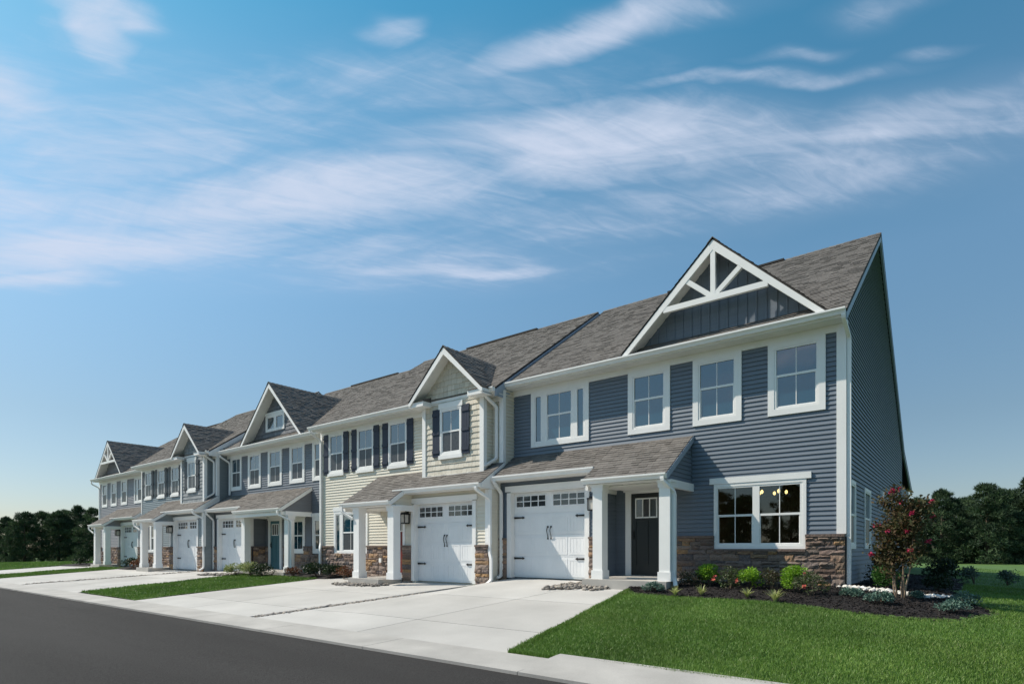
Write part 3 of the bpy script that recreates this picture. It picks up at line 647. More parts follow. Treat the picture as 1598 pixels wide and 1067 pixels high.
def main_roof(root, x0, x1, Y0, F, back=True):
    ey, ez = Y0 - .43, F + 5.735; sl = math.hypot(1, MS); L = 6.03 * sl; b = (0, 1 / sl, MS / sl)
    m = MB(); roof_slab(m, (x0, ey, ez), (1, 0, 0), b, x1 - x0, L, .06); ry, rz = ey + 6.03, ez + 6.03 * MS
    m.hexa([(x0, ry, rz - .073), (x1, ry, rz - .073), (x1, Y0 + 13.4, F + 4.55), (x0, Y0 + 13.4, F + 4.55), (x0, ry, rz), (x1, ry, rz), (x1, Y0 + 13.4, F + 4.63), (x0, Y0 + 13.4, F + 4.63)])
    m.hexa([(x0, Y0 + 13.4, F + 4.55), (x1, Y0 + 13.4, F + 4.55), (x1, Y0 + 17.2, F + 3.37), (x0, Y0 + 17.2, F + 3.37), (x0, Y0 + 13.4, F + 4.63), (x1, Y0 + 13.4, F + 4.63), (x1, Y0 + 17.2, F + 3.45), (x0, Y0 + 17.2, F + 3.45)])
    r = m.build('roof', SHDK, root); s_ = MB(); shingle_plane(s_, (x0, ey - .02, ez - .01), (1, 0, 0), b, x1 - x0, L); s_.build('shingles', SHING, r, kind='stuff')
    c = MB(); x = x0
    while x < x1 - .05:
        w = min(.2, x1 - x); c.hexa([(x, ry - .14, rz - .14 * MS + .012), (x + w, ry - .14, rz - .14 * MS + .006), (x + w, ry, rz + .006), (x, ry, rz + .012), (x, ry - .14, rz - .14 * MS + .03), (x + w, ry - .14, rz - .14 * MS + .02), (x + w, ry, rz + .02), (x, ry, rz + .03)]); x += .2
    c.build('ridge_cap', SHING, r, kind='stuff')
    v = MB(); v.box((x0 + x1) / 2 - 1.9, (x0 + x1) / 2 + 1.9, ry - .13, ry + .13, rz - .03, rz + .024); v.build('ridge_vent', SHDK, r)
    return ry, rz
def shed(root, xa, xb, Y0, F, ye):
    """lean-to roof from the wall at Y0 down to its eave"""
    ez = F + 3.61 + MSh * (ye - Y0); sl = math.hypot(1, MSh); L = (Y0 - ye) * sl; b = (0, 1 / sl, MSh / sl)
    m = MB(); roof_slab(m, (xa, ye, ez), (1, 0, 0), b, xb - xa, L, .06); r = m.build('porch_roof', SHDK, root)
    s_ = MB(); shingle_plane(s_, (xa, ye - .02, ez - .01), (1, 0, 0), b, xb - xa, L); s_.build('shingles', SHING, r, kind='stuff'); return ez
def eave_trim(root, x0, x1, Yw, ye, zt, fb, frieze=.17):
    m = MB(); m.box(x0, x1, ye + .005, Yw, zt - .155, zt - .13); m.build('soffit', SOFF, root)
    f = MB(); f.box(x0, x1, ye + .003, ye + .03, zt - .13, zt - .015); f.build('fascia', WHITE, root)
    if frieze:
        z = MB(); z.box(x0, x1, Yw - .048, Yw, zt - .155 - frieze, zt - .157); z.build('frieze_board', WHITE, root)
def rake(root, X, pts, w, th, mat, name='rake_board'):
    for (p, q) in zip(pts[:-1], pts[1:]):
        m = MB(); m.prism([(X, p[0], p[1]), (X, q[0], q[1]), (X, q[0], q[1] - w), (X, p[0], p[1] - w)], (th, 0, 0)); m.build(name, mat, root)
def corner(root, x0, x1, y0, y1, z0, z1):
    m = MB(); m.box(x0, x1, y0, y1, z0, z1); m.build('corner_board', WHITE, root)
def body(root, x0, x1, Y0, F, mat):
    m = MB(); m.prism([(x0, Y0, F - .5), (x0, Y0, F + 5.90), (x0, Y0 + 5.6, F + 9.70), (x0, Y0 + 13.35, F + 4.5), (x0, Y0 + 13.35, F - .5)], (x1 - x0, 0, 0)); return m.build('wall', mat, root)
def garage_block(root, x0, x1, Y0, F, mat, door):
    """projecting garage front with a hole for the door"""
    m = MB(); Yg = Y0 - .65; zt = F + 2.93; u0, u1 = door
    m.box(x0, u0 - .003, Yg, Y0, F - .5, zt); m.box(u1 + .003, x1, Yg, Y0, F - .5, zt); m.box(u0 - .003, u1 + .003, Yg, Y0, F + 2.48, zt); m.box(u0 - .003, u1 + .003, Yg + .2, Y0, F - .5, F + 2.48)
    m.prism([(x0 + .02, Yg + .02, zt + .001), (x0 + .02, Y0, zt + .001), (x0 + .02, Y0, F + 3.5), (x0 + .02, Yg + .02, zt + .1)], (x1 - x0 - .04, 0, 0))
    return m.build('garage_wall', mat, root)
def porch(root, xa, xb, Y0, F, cols, mat, right_end, cz=2.38, depth=1.62, cy=1.55):
    ye = Y0 - depth; ez = shed(root, xa, xb, Y0, F, ye); gutter(root, xa - .01, xb + .01, ye + .012, ez - .01)
    z1 = ez - .14; z0 = F + cz
    m = MB(); m.box(xa + .05, xb - .04, ye + .02, ye + .36, z0, z1); m.box(xb - .36, xb - .04, ye + .36, Y0 - .03, z0, z1); m.box(xa + .05, xa + .36, ye + .36, Y0 - .03, z0, z1); m.build('porch_beam', WHITE, root)
    c = MB(); c.box(xa + .36, xb - .36, ye + .36, Y0 - .03, z1 - .06, z1 - .03); c.build('porch_ceiling', SOFF, root)
    for s, X in ((1, xb), (-1, xa)):         # closed end: rake board, box return and siding triangle
        Xw = X - s * .06
        t = MB(); t.prism([(Xw, ye + .05, z1), (Xw, Y0, z1), (Xw, Y0, F + 3.53), (Xw, ye + .05, ez - .08)], (-s * .02, 0, 0)); t.build('gable_end', mat, root)
        rake(root, X - (.06 if s > 0 else 0), [(ye - .0, ez - .005), (Y0, F + 3.605)], .15, .075 if s > 0 else .06, WHITE if right_end == 'white' else SHADETRIM)
        q = MB(); q.box(Xw - .01, Xw + .075, ye + .2, Y0 - .001, z1 - .17, z1 + .012) if s > 0 else q.box(Xw - .06, Xw + .01, ye + .1, Y0 - .001, z1 - .13, z1 + .012); q.build('eave_return', WHITE, root)
        if s > 0:
            mm = MB(); zz = z1 + .02; fr = Side(Xw + .001)
            while zz < F + 3.45:
                yy0 = max(ye + .1, Y0 - (F + 3.5 - zz - .05) / MSh); yy0 = Y0 - max(0, (F + 3.5 - (zz + .1)) / MSh)
                if Y0 - yy0 > .05: mm.hexa([fr.p(yy0, 0, zz), fr.p(Y0, 0, zz), fr.p(Y0, .02, zz), fr.p(yy0, .02, zz), fr.p(yy0, 0, zz + .1), fr.p(Y0, 0, zz + .1), fr.p(Y0, .005, zz + .1), fr.p(yy0, .005, zz + .1)])
                zz += .102
            if mm.v: mm.build('siding', mat, root, kind='stuff')
    for (p, q) in cols: column(root, p, q, Y0 - cy, Y0 - cy + .28, F + .10, z0)
    return ye, ez

ROOTS = {}
def inset(u0, u1, z0, z1, k=.03): return (u0 + k, u1 - k, z0 + k, z1 - k)
# ---- type A: garage on the left, porch to its right (houses 1 and 3)
def lower_A(root, xl, xg, xp, Y0, F, door, edoor, dmat, mat, cols, single, end, depth=1.62, cy=1.55):
    """xl party line, xg right end of the garage front, xp right end of the porch roof"""
    Yg = Y0 - .65; gb = garage_block(root, xl, xg, Y0, F, mat, door)
    garage_door(root, door[0], door[1], Yg + .15, F); garage_trim(root, door[0], door[1], Yg, F)
    fr = Front(Yg); lap(fr, xl, xg - .1, F + 1.15, F + 2.77, mat, gb, [inset(door[0] - .14, door[1] + .14, F - 1, F + 2.64)])
    stone_face(root, fr, xl, door[0] - .145, F - .1, F + 1.09, single=single); stone_face(root, fr, door[1] + .145, xg + .09, F - .1, F + 1.09, single=single)
    corner(root, xg - .10, xg + .02, Yg - .045, Yg + .1, F + 1.15, F + 2.45)
    ge = Y0 - 1.05; ez = shed(root, xl, xg - .02, Y0, F, ge); gutter(root, xl + .02, xg - .02, ge + .012, ez - .01); eave_trim(root, xl, xg - .02, Yg, ge, ez, F, 0)
    em = MB(); em.prism([(xg - .02, ge + .01, ez - .14), (xg - .02, Yg, ez - .14), (xg - .02, Yg, ez + .05), (xg - .02, ge + .01, ez - .03)], (.02, 0, 0)); em.build('eave_return', WHITE, root)
    fs = Side(xg); lap(fs, Yg + .1, Y0, F + .12, F + 2.5, mat, gb)
    porch(root, xg - .02, xp, Y0, F, cols, mat, end, depth=depth, cy=cy)
    f0 = Front(Y0); entry_door(root, edoor[0], edoor[1], Y0, F + .12, F + 2.31, dmat)
    lap(f0, xg, edoor[0] - .16, F + .12, F + 2.5, mat, gb)
    p = MB(); p.box(xg + .0, xp + .03, Y0 - cy - .17, Y0 - .02, F - .3, F + .10); p.build('porch_slab', PORCHC, root)
    p = MB(); p.box(xg + .3, xp - .45, Y0 - 1.0, Y0 - .03, F + .101, F + .135); p.build('door_step', PORCHC, root)
    lantern(root, (door[1] + .14 + xg) / 2 - .02, Yg, F + 1.98)

# ---------------- house 1
F = 0.; Y0 = 0.; xl, xr = -8.74, .09
h1 = thing('townhouse', (-4.3, 0, 0), 'slate blue end townhouse with white truss gable and charcoal front door, nearest of the row', 'house', 'row of townhouses'); ROOTS[1] = h1
mt = SID[1]
# walls around the ground-floor room behind the big window
RX0, RX1, RZ0, RZ1, RYB = -3.4, -.25, .55, 2.75, 4.2
wb = MB(); wb.prism([(xl, RYB, F - .5), (xl, RYB, F + 8.72), (xl, 5.6, F + 9.70), (xl, 13.35, F + 4.5), (xl, 13.35, F - .5)], (xr - xl, 0, 0))
wb.prism([(xl, 0, RZ1), (xl, 0, F + 5.9), (xl, RYB - .001, F + 8.72), (xl, RYB - .001, RZ1)], (xr - xl, 0, 0))
BW = (-2.654 + .05, -.642 - .05, .88, 2.33)
wb.box(xl, RX0, 0, RYB - .001, -.5, RZ1 - .001); wb.box(RX1, xr, .2, RYB - .001, -.5, RZ1 - .001); wb.box(RX0 + .001, RX1 - .001, .2, RYB - .001, -.5, RZ0)
wb.box(RX0 + .001, BW[0], 0, .199, -.5, RZ1 - .001); wb.box(BW[1], xr, 0, .199, -.5, RZ1 - .001); wb.box(BW[0] + .001, BW[1] - .001, 0, .199, -.5, BW[2]); wb.box(BW[0] + .001, BW[1] - .001, 0, .199, BW[3], RZ1 - .001)
wall = wb.build('wall', mt, h1)
rm = MB(); e = .004
rm.box(RX0 + e, RX0 + .02, .2, RYB - .01, RZ0 + e, RZ1 - e); rm.box(RX1 - .02, RX1 - e, .2, RYB - .01, RZ0 + e, RZ1 - e); rm.box(RX0 + .021, RX1 - .021, RYB - .03, RYB - .01, RZ0 + e, RZ1 - e); rm.box(RX0 + .021, RX1 - .021, .2, RYB - .031, RZ0 + e, RZ0 + .02); rm.box(RX0 + .021, RX1 - .021, .2, RYB - .031, RZ1 - .02, RZ1 - e)
rm.build('room', ROOM, h1)
fw = Front(0.); sw = Side(xr)
WIN1 = [(-1.435, -.267), (-3.171, -2.013), (-4.913, -3.755)]; TRI = (-8.066, -6.098)
zw0, zw1 = 3.815, 5.45
holes = [inset(a, b, zw0, zw1) for a, b in WIN1 + [TRI]] + [inset(-2.654, -.642, .80, 2.37), inset(-2.777, -.578, 2.33, 2.51, .012), (-9, -3.20, -1, 3.60)]
lap(fw, xl, -.06, F + 1.15, F + 5.43, mt, wall, holes, single=True)
lap(fw, -3.82, -3.20, F + 1.15, F + 2.5, mt, wall)
sh_ = [inset(.25, 1.20, .83, 2.34), inset(2.69, 3.83, .83, 2.34)]
def clip1(z):
    a = .06 if z < 5.85 else (z - 5.80) / MS + .02
    b = 13.3 if z < 4.6 else 13.3 - (z - 4.5) / .667
    return a, b
lap(sw, .06, 13.3, F + .06, F + 9.6, mt, wall, sh_, single=True, clip=clip1)
fo = MB(); fo.box(xr, xr + .015, .06, 13.3, -.4, .06); fo.build('foundation', FOUND, h1)
window(h1, sw, .25, 1.20, .83, 2.34, [(.36, 1.09, 'dh')], tw=.08, screen=True); window(h1, sw, 2.69, 3.83, .83, 2.34, [(2.80, 3.72, 'dh')], tw=.08, screen=True)
v = MB(); sw.box(v, 6.1, 6.45, 0, .09, 2.33, 2.53); v.build('wall_vent', WHITE, h1)
for a, b in WIN1: window(h1, fw, a, b, zw0, zw1, [(a + .18, b - .18, 'dh')], meet=4.69, tw=.135)
window(h1, fw, TRI[0], TRI[1], zw0, zw1, [(-7.90, -7.72, 'fix'), (-7.49, -6.68, 'dh'), (-6.47, -6.285, 'fix')], meet=4.69, tw=.125)
window(h1, fw, -2.654, -.642, .83, 2.365, [(-2.56, -1.77, 'dh'), (-1.615, -.77, 'dh')], meet=1.61, tw=.07, pane=CLEAR, header=(.10, .145))
ma = Front(0.)
stone_face(h1, ma, -3.82, .10, -.2, 1.09, [(-2.64, -.655, .79, 9)], single=True)
cs = MB(); u = -2.66
while u < -.66: l = min(.67, -.65 - u); c_ = MB(); ma.box(c_, u + .003, u + l - .003, 0, .12, .775, .826); c_.build('cap_stone', CAPST, h1); u += l
sc = MB(); sw.box(sc, -.05, .06, 0, .03, -.2, 1.09); sc.build('stone_return', MORTAR, h1)
corner(h1, -.06, xr + .032, -.045, .0, F + 1.15, F + 5.45); corner(h1, xr, xr + .032, .002, .06, -.1, F + 5.6)
main_roof(h1, xl, xr + .10, Y0, F); gutter(h1, xl + .02, xr + .08, -.42, F + 5.745); eave_trim(h1, xl, xr + .06, 0, -.425, F + 5.735, F, .155)
rake(h1, xr + .04, [(-.42, F + 5.66), (5.6, F + 9.76), (13.4, F + 4.56), (17.15, F + 3.39)], .15, .055, SHADETRIM)
ex = MB(); ex.box(xl, xr - .01, 13.4, 17.0, -.5, 3.3); ex.build('rear_wing', mt, h1)
gable(h1, -2.545, 2.41, F + 5.75, .955, -.455, 0.02, -.43, F + 5.735, MS, mt, 'batten', F, truss=True, rw=.18, zbase=F + 5.9)
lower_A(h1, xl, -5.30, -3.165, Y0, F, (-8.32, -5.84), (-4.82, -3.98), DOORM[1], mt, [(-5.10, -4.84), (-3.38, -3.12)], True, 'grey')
downspout(h1, [(.13, -.46, 5.66), (.13, -.46, 5.56), (.165, .02, 5.28), (.165, .02, -.02), (.36, -.10, -.10)], side=(0, 1, 0), w=.075, d=.075)
downspout(h1, [(-3.24, -1.69, 2.46), (-3.24, -1.69, 2.36), (-3.07, -1.42, 2.10), (-3.07, -1.42, .18), (-3.0, -1.5, .0)])
downspout(h1, [(-8.60, -1.11, 2.83), (-8.60, -1.11, 2.74), (-8.62, -.76, 2.45), (-8.62, -.76, .05), (-8.60, -.95, -.0)])

# ---------------- type B: garage on the right, porch to its left (houses 2, 4, 5)
def lower_B(root, dx, xr, Y0, F, dmat, mat, single, end):
    Yg = Y0 - .65; x0 = -12.40 + dx; door = (-11.87 + dx, -9.37 + dx); fr = Front(Yg); gb = garage_block(root, x0, xr, Y0, F, mat, door)
    garage_door(root, door[0], door[1], Yg + .15, F); garage_trim(root, door[0], door[1], Yg, F)
    lap(fr, x0 + .08, xr - .13, F + 1.15, F + 2.77, mat, gb, [inset(door[0] - .14, door[1] + .14, F - 1, F + 2.64)])
    stone_face(root, fr, x0, door[0] - .145, F - .1, F + 1.09, single=single); stone_face(root, fr, door[1] + .145, xr + .02, F - .15, F + 1.09, single=single)
    corner(root, x0 - .02, x0 + .08, Yg - .045, Yg + .08, F + 1.15, F + 2.62); corner(root, xr - .13, xr + .025, Yg - .045, Yg + .08, F + 1.15, F + 2.75)
    ge = Y0 - 1.05; ez = shed(root, x0 + .02, xr + .04, Y0, F, ge); gutter(root, x0 + .02, xr + .03, ge + .012, ez - .01); eave_trim(root, x0, xr + .03, Yg, ge, ez, F, 0)
    rake(root, xr + .0, [(ge, ez - .005), (Y0, F + 3.605)], .14, .05, WHITE)
    em = MB(); em.prism([(xr, ge + .01, ez - .15), (xr, Y0, ez - .15), (xr, Y0, F + 3.5), (xr, ge + .01, ez - .06)], (.02, 0, 0)); em.build('eave_return', WHITE, root)
    fs = Side(xr); lap(fs, Yg + .08, Y0 + .6, F + 1.0, F + 2.7, mat, gb)
    cols = [(-13.86 + dx, -13.58 + dx), (-12.15 + dx, -11.87 + dx)]
    porch(root, -14.42 + dx, -11.92 + dx, Y0, F, [], mat, end)
    for (p, q) in cols: column(root, p, q, Y0 - 1.55, Y0 - 1.27, F + .08, F + 2.38)
    entry_door(root, -13.55 + dx, -12.66 + dx, Y0, F + .12, F + 2.31, dmat)
    p = MB(); p.box(-13.95 + dx, x0 - .01, Y0 - 1.7, Y0 - .02, F - .3, F + .08); p.build('porch_slab', PORCHC, root)
    lantern(root, -12.2 + dx, Yg, F + 2.0)
    return gb
def house_B(k, dx, xl, xr, Y0, F, label, dmat, mat, shk, shm, single):
    root = thing('townhouse', ((xl + xr) / 2, Y0, F), label, 'house', 'row of townhouses'); ROOTS[k] = root
    w = body(root, xl, xr, Y0, F, mat); fr = Front(Y0)
    wins = [(-17.425 + dx, -16.506 + dx), (-15.67 + dx, -14.728 + dx), (-13.903 + dx, -12.955 + dx)]; lowz = (F + .83, F + 2.62); LW = (-17.10 + dx, -15.05 + dx)
    hs = [(a - .02, b + .02, F + 3.88, F + 5.7) for a, b in wins] + [inset(LW[0], LW[1], F + .80, lowz[1]), (-14.43 + dx, 9, F - 1, F + 3.60), (-11.70 + dx, -9.2 + dx, F + 3, F + 9), (-13.72 + dx, -12.4 + dx, F - 1, F + 2.5)]
    hs2 = [h for h in hs if h[0] != -14.43 + dx]
    lap(fr, xl + .1, xr - .13, F + 1.15, F + 5.43, mat, w, hs)
    lap(fr, -14.43 + dx, -13.72 + dx, F + 1.15, F + 2.5, mat, w)
    stone_face(root, fr, xl, -13.74 + dx, F - .15, F + 1.09, [(LW[0] + .02, LW[1] - .02, F + .80, F + 9)], single=single)
    for i, (a, b) in enumerate(wins):
        window(root, fr, a, b, F + 3.93, F + 5.44, [(a + .09, b - .09, 'dh')], tw=.05, screen=True, sill=.11, casing=False); 
        for (p, q) in ((a - .325, a - .015), (b + .015, b + .325)): shutter(root, fr, p, q, F + 3.90, F + 5.46, shm)
    window(root, fr, LW[0], LW[1], lowz[0], lowz[1] - .16, [(LW[0] + .14, LW[0] + .36, 'fix'), (LW[0] + .56, LW[1] - .56, 'dh'), (LW[1] - .36, LW[1] - .14, 'fix')], screen=True, header=(.04, .16), tw=.10)
    corner(root, xr - .13, xr + .025, Y0 - .045, Y0 + .08, F + 3.0, F + 5.75); corner(root, xl, xl + .1, Y0 - .045, Y0, F + 1.15, F + 5.5)
    fs = Side(xr); lap(fs, Y0 + .08, Y0 + .7, F + .5, F + 6.0, mat, w)
    main_roof(root, xl - .03, xr + .03, Y0, F); eave_trim(root, xl, xr + .02, Y0, Y0 - .425, F + 5.735, F, .155)
    gutter(root, xl - .15, -11.95 + dx, Y0 - .42, F + 5.745); gutter(root, -9.0 + dx, xr + .02, Y0 - .42, F + 5.745)
    rake(root, xr + .0, [(Y0 - .42, F + 5.68), (Y0 + 5.6, F + 9.79)], .20, .05, WHITE if k != 2 else SHADETRIM)
    rt = MB(); rt.prism([(xr + .001, Y0 + .02, F + 5.5), (xr + .001, Y0 + 5.5, F + 9.2), (xr + .001, Y0 + 5.5, F + 9.6), (xr + .001, Y0 - .40, F + 5.6), (xr + .001, Y0 - .40, F + 5.50)], (.018, 0, 0)); rt.build('rake_return', WHITE if k != 2 else SHADETRIM, root)
    # bay with shakes and its own small gable
    bx0, bx1, Yb = -11.74 + dx, -9.17 + dx, Y0 - .40; zb0 = F + 3.18; m = MB(); m.box(bx0, bx1, Yb, Y0, zb0, F + 6.0); bay = m.build('bay', mat, root); fb = Front(Yb)
    bw = (-10.96 + dx, -10.04 + dx)
    shakes(bay, fb, bx0 + .13, bx1 - .13, F + 3.34, F + 5.60, shk, single, [(bw[0] - .02, bw[1] + .02, F + 3.90, F + 5.65)])
    ba = MB(); fb.box(ba, bx0 + .13, bx1 - .13, 0, .045, F + 3.2, F + 3.34); ba.build('bay_skirt', WHITE, bay)
    corner(root, bx0 - .02, bx0 + .13, Yb - .045, Y0, F + 3.15, F + 5.62); corner(root, bx1 - .13, bx1 + .03, Yb - .045, Yb + .1, F + 3.1, F + 5.62)
    lap(Side(bx1), Yb + .1, Y0, F + 3.3, F + 5.6, mat, bay)
    window(root, fb, bw[0], bw[1], F + 3.95, F + 5.40, [(bw[0] + .09, bw[1] - .09, 'dh')], tw=.05, screen=True, sill=.12, header=(.05, .17), casing=False)
    for (p, q) in ((bw[0] - .325, bw[0] - .015), (bw[1] + .015, bw[1] + .325)): shutter(root, fb, p, q, F + 3.92, F + 5.42, shm)
    xc = -10.43 + dx; hw = 1.56; zE = F + 5.70; pt = .955; Yr = Yb - .43
    def sk(wl, f, xc_, top, p, zb): shakes(wl, f, 0, 0, zb, top - .1, shk, single, clip=lambda z: (xc_ - (top - z) / p + .02, xc_ + (top - z) / p - .02), holes=[(bw[0] - .02, bw[1] + .02, zb - 1, F + 5.65)])
    gable(root, xc, hw, zE, pt, Yr, Yb, Y0 - .43, F + 5.735, MS, mat, '', F, rw=.165, shk=sk, zbase=F + 5.60)
    for s in (-1, 1):                    # boxed eave returns with little shingled tops
        a, b = sorted((xc + s * (hw + .0), xc + s * (hw - .62))); q = MB(); q.box(a, b, Yr + .05, Yb, F + 5.53, F + 5.68); rr = q.build('eave_return', WHITE, root)
        t = MB(); t.prism([(a, Yr + .02, F + 5.685), (a, Yb, F + 5.685), (a, Yb, F + 5.86)], (b - a, 0, 0)); t.build('return_roof', SHING, rr)
    gb = lower_B(root, dx, xr, Y0, F, dmat, mat, single, 'white')
    ge = Y0 - 1.05; zg = F + 3.61 - .66 * 1.05
    downspout(root, [(xr - .30, Y0 - .47, F + 5.64), (xr - .30, Y0 - .47, F + 5.52), (xr - .20, Y0 - .09, F + 5.25), (xr - .20, Y0 - .09, F + 3.72), (xr - .42, Y0 - .42, F + 3.47)])
    downspout(root, [(xr - .12, ge - .06, zg - .08), (xr - .12, ge - .06, zg - .2), (xr + .05, Y0 - .70, zg - .45), (xr + .05, Y0 - .70, F + .9), (xr + .12, Y0 - .72, F + .75), (xr + .12, Y0 - .72, F + .12), (xr + .08, Y0 - .9, F + .02)])
    downspout(root, [(-14.30 + dx, Y0 - 1.69, F + 2.44), (-14.30 + dx, Y0 - 1.69, F + 2.26), (-13.88 + dx, Y0 - 1.58, F + 2.02)])
    return root, w
h2, w2 = house_B(2, 0., -17.97, -8.74, -.5, -.2, 'cream townhouse with navy shutters and red front door, second in the row', DOORM[2], SID[2], SHAKE[2], SHUT[2], True)
downspout(h2, [(-18.02, -.97, 5.44), (-18.02, -.97, 5.34), (-17.90, -.58, 5.05), (-17.90, -.58, 1.05), (-17.80, -.68, .85), (-17.80, -.68, -.15)])
oc = MB(); Front(-.5).box(oc, -14.28, -14.16, .10, .16, .35, .50); oc.build('outlet_cover', WHITE, h2)
h4, w4 = house_B(4, -17.85, -35.80, -26.56, -.5, -.2, 'grey-green townhouse with dark shutters, fourth in the row, left of the teal door', DOORM[1], SID[4], SHAKE[4], SHUT[4], False)

# ---------------- house 3
F = -.2; Y0 = 0.; xl, xr = -26.56, -17.97; mt = SID[3]
h3 = thing('townhouse', (-22.2, 0, F), 'blue-grey townhouse with teal front door and twin window in its gable', 'house', 'row of townhouses')
w3 = body(h3, xl, xr, Y0, F, mt); fr = Front(0.)
UW = [(-26.25, -25.15), (-24.55, -23.40), (-22.78, -21.63), (-21.01, -19.88), (-19.30, -18.17)]; LW = [(-21.0, -19.86), (-19.30, -18.20)]
hs = [inset(a, b, F + 3.85, F + 5.50) for a, b in UW] + [inset(a, b, F + .85, F + 2.46) for a, b in LW] + [(-30, -19.36, F - 1, F + 3.60)]
lap(fr, xl, xr, F + 1.15, F + 5.43, mt, w3, hs)
for a, b in UW: window(h3, fr, a, b, F + 3.84, F + 5.50, [(a + .17, b - .17, 'dh')], meet=F + 4.70, screen=True)
for a, b in LW: window(h3, fr, a, b, F + .84, F + 2.35, [(a + .17, b - .17, 'dh')], screen=False, header=(.05, .15))
stone_face(h3, fr, -21.45, xr, F - .15, F + 1.09, [(a + .02, b - .02, F + .82, F + 9) for a, b in LW])
lap(fr, -21.63, -19.4, F + 1.15, F + 2.5, mt, w3, [inset(*LW[0], F + .85, F + 2.46)])
main_roof(h3, xl, xr, Y0, F); gutter(h3, xl - .06, xr, -.42, F + 5.745); eave_trim(h3, xl, xr, 0, -.425, F + 5.735, F, .155)
def sk3(wl, f, xc_, top, p, zb): shakes(wl, f, 0, 0, zb, top - .1, SHAKE[3], False, clip=lambda z: (xc_ - (top - z) / p + .02, xc_ + (top - z) / p - .02), holes=[inset(-23.0, -21.46, F + 6.30, F + 7.12)])
gable(h3, -22.0, 2.56, F + 5.76, 1.0, -.455, .02, -.43, F + 5.735, MS, mt, '', F, rw=.155, shk=sk3, zbase=F + 5.9)
window(h3, Front(.02), -23.0, -21.46, F + 6.30, F + 7.05, [(-22.86, -22.33, 'fix'), (-22.13, -21.60, 'fix')], tw=.09, header=(.05, .10))
lower_A(h3, xl, -23.10, -19.36, Y0, F, (-26.07, -23.59), (-22.57, -21.79), DOORM[3], mt, [(-23.0, -22.72), (-19.56, -19.28)], False, 'white', 1.42, 1.15)
downspout(h3, [(-26.42, -.47, F + 5.64), (-26.42, -.47, F + 5.5), (-26.20, -.09, F + 5.2), (-26.20, -.09, F + 3.65)])
downspout(h3, [(-19.50, -1.49, F + 2.56), (-19.50, -1.49, F + 2.4), (-19.22, -1.05, F + 2.15), (-19.22, -1.05, F + .15)])
downspout(h3, [(-26.42, -1.11, F + 2.83), (-26.42, -1.11, F + 2.7), (-26.44, -.76, F + 2.4), (-26.44, -.76, F + .05)])
mm_ = MB(); sx = Side(-23.10); st_ = stone_face(h3, Side(-23.02), -.62, -.02, F - .1, F + 1.09)
stone_face(h3, fr, -23.0, -22.75, F - .1, F + 1.09, cap=True)

# ---------------- house 5
F = -.2; Y0 = .15; xl, xr = -44.85, -35.80; mt = SID[5]; dx = -27.0
h5 = thing('townhouse', (-40.3, .15, F), 'warm grey far end townhouse with small truss gable beside the dark trees', 'house', 'row of townhouses')
w5 = body(h5, xl, xr, Y0, F, mt); fr = Front(Y0)
UW = [(-44.40, -43.40), (-42.75, -41.70), (-40.95, -39.92)]; TR5 = (-38.75, -36.80)
hs = [inset(a, b, F + 3.85, F + 5.50) for a, b in UW + [TR5]] + [(-41.45, 0, F - 1, F + 3.60)]
lap(fr, xl + .1, xr, F + 1.15, F + 5.43, mt, w5, hs)
lap(fr, -41.45, -40.6, F + 1.15, F + 2.5, mt, w5)
for a, b in UW: window(h5, fr, a, b, F + 3.84, F + 5.48, [(a + .16, b - .16, 'dh')], meet=F + 4.70, screen=True, grille=False)
window(h5, fr, TR5[0], TR5[1], F + 3.84, F + 5.48, [(TR5[0] + .15, TR5[0] + .36, 'fix'), (TR5[0] + .56, TR5[1] - .56, 'dh'), (TR5[1] - .36, TR5[1] - .15, 'fix')], meet=F + 4.70, screen=True, grille=False)
window(h5, fr, -44.3, -42.9, F + .84, F + 2.35, [(-44.1, -43.1, 'dh')], header=(.05, .15), grille=False)
stone_face(h5, fr, xl, -40.75, F - .15, F + 1.09, [(-44.28, -42.92, F + .82, F + 9)])
corner(h5, xl, xl + .1, Y0 - .045, Y0, F + 1.15, F + 5.5)
main_roof(h5, xl - .2, xr, Y0, F); gutter(h5, xl - .25, xr, Y0 - .42, F + 5.745); eave_trim(h5, xl - .1, xr, Y0, Y0 - .425, F + 5.735, F, .155)
gable(h5, -42.05, 2.33, F + 5.76, .985, Y0 - .455, Y0 + .02, Y0 - .43, F + 5.735, MS, mt, 'batten', F, truss=True, rw=.15, zbase=F + 5.9)
lower_B(h5, dx, xr - .08, Y0, F, DOORM[1], mt, False, 'white')
downspout(h5, [(-45.02, -.32, F + 5.64), (-45.02, -.32, F + 5.45), (-44.9, .1, F + 5.2), (-44.9, .1, F + .1)])
downspout(h5, [(-41.3, Y0 - 1.69, F + 2.44), (-41.3, Y0 - 1.69, F + 2.26), (-40.88, Y0 - 1.58, F + 2.02)])

# chandelier in the lit room of house 1
ch = thing('chandelier', (-1.90, 2.2, 2.70), 'lit brass chandelier seen through the ground-floor window of the blue house', 'chandelier')
m = MB(); m.tube([(-1.9, 2.2, 2.73), (-1.9, 2.2, 2.22)], .03, .03, sides=6); m.build('stem', BLACK, ch)
for k in range(5):
    a = k * 2 * math.pi / 5 + .4; px, py = -1.9 + .34 * math.cos(a), 2.2 + .34 * math.sin(a)
    m = MB(); m.tube([(-1.9, 2.2, 2.25), (-1.9 + .2 * math.cos(a), 2.2 + .2 * math.sin(a), 2.18), (px, py, 2.26)], .02, .02, sides=6); m.build('arm', BLACK, ch)
    b = MB(); b.tube([(px, py, 2.26), (px, py, 2.29), (px, py, 2.33), (px, py, 2.36)], [.03, .07, .07, .02], [.03, .07, .07, .02], sides=8); b.build('bulb', BULB, ch)

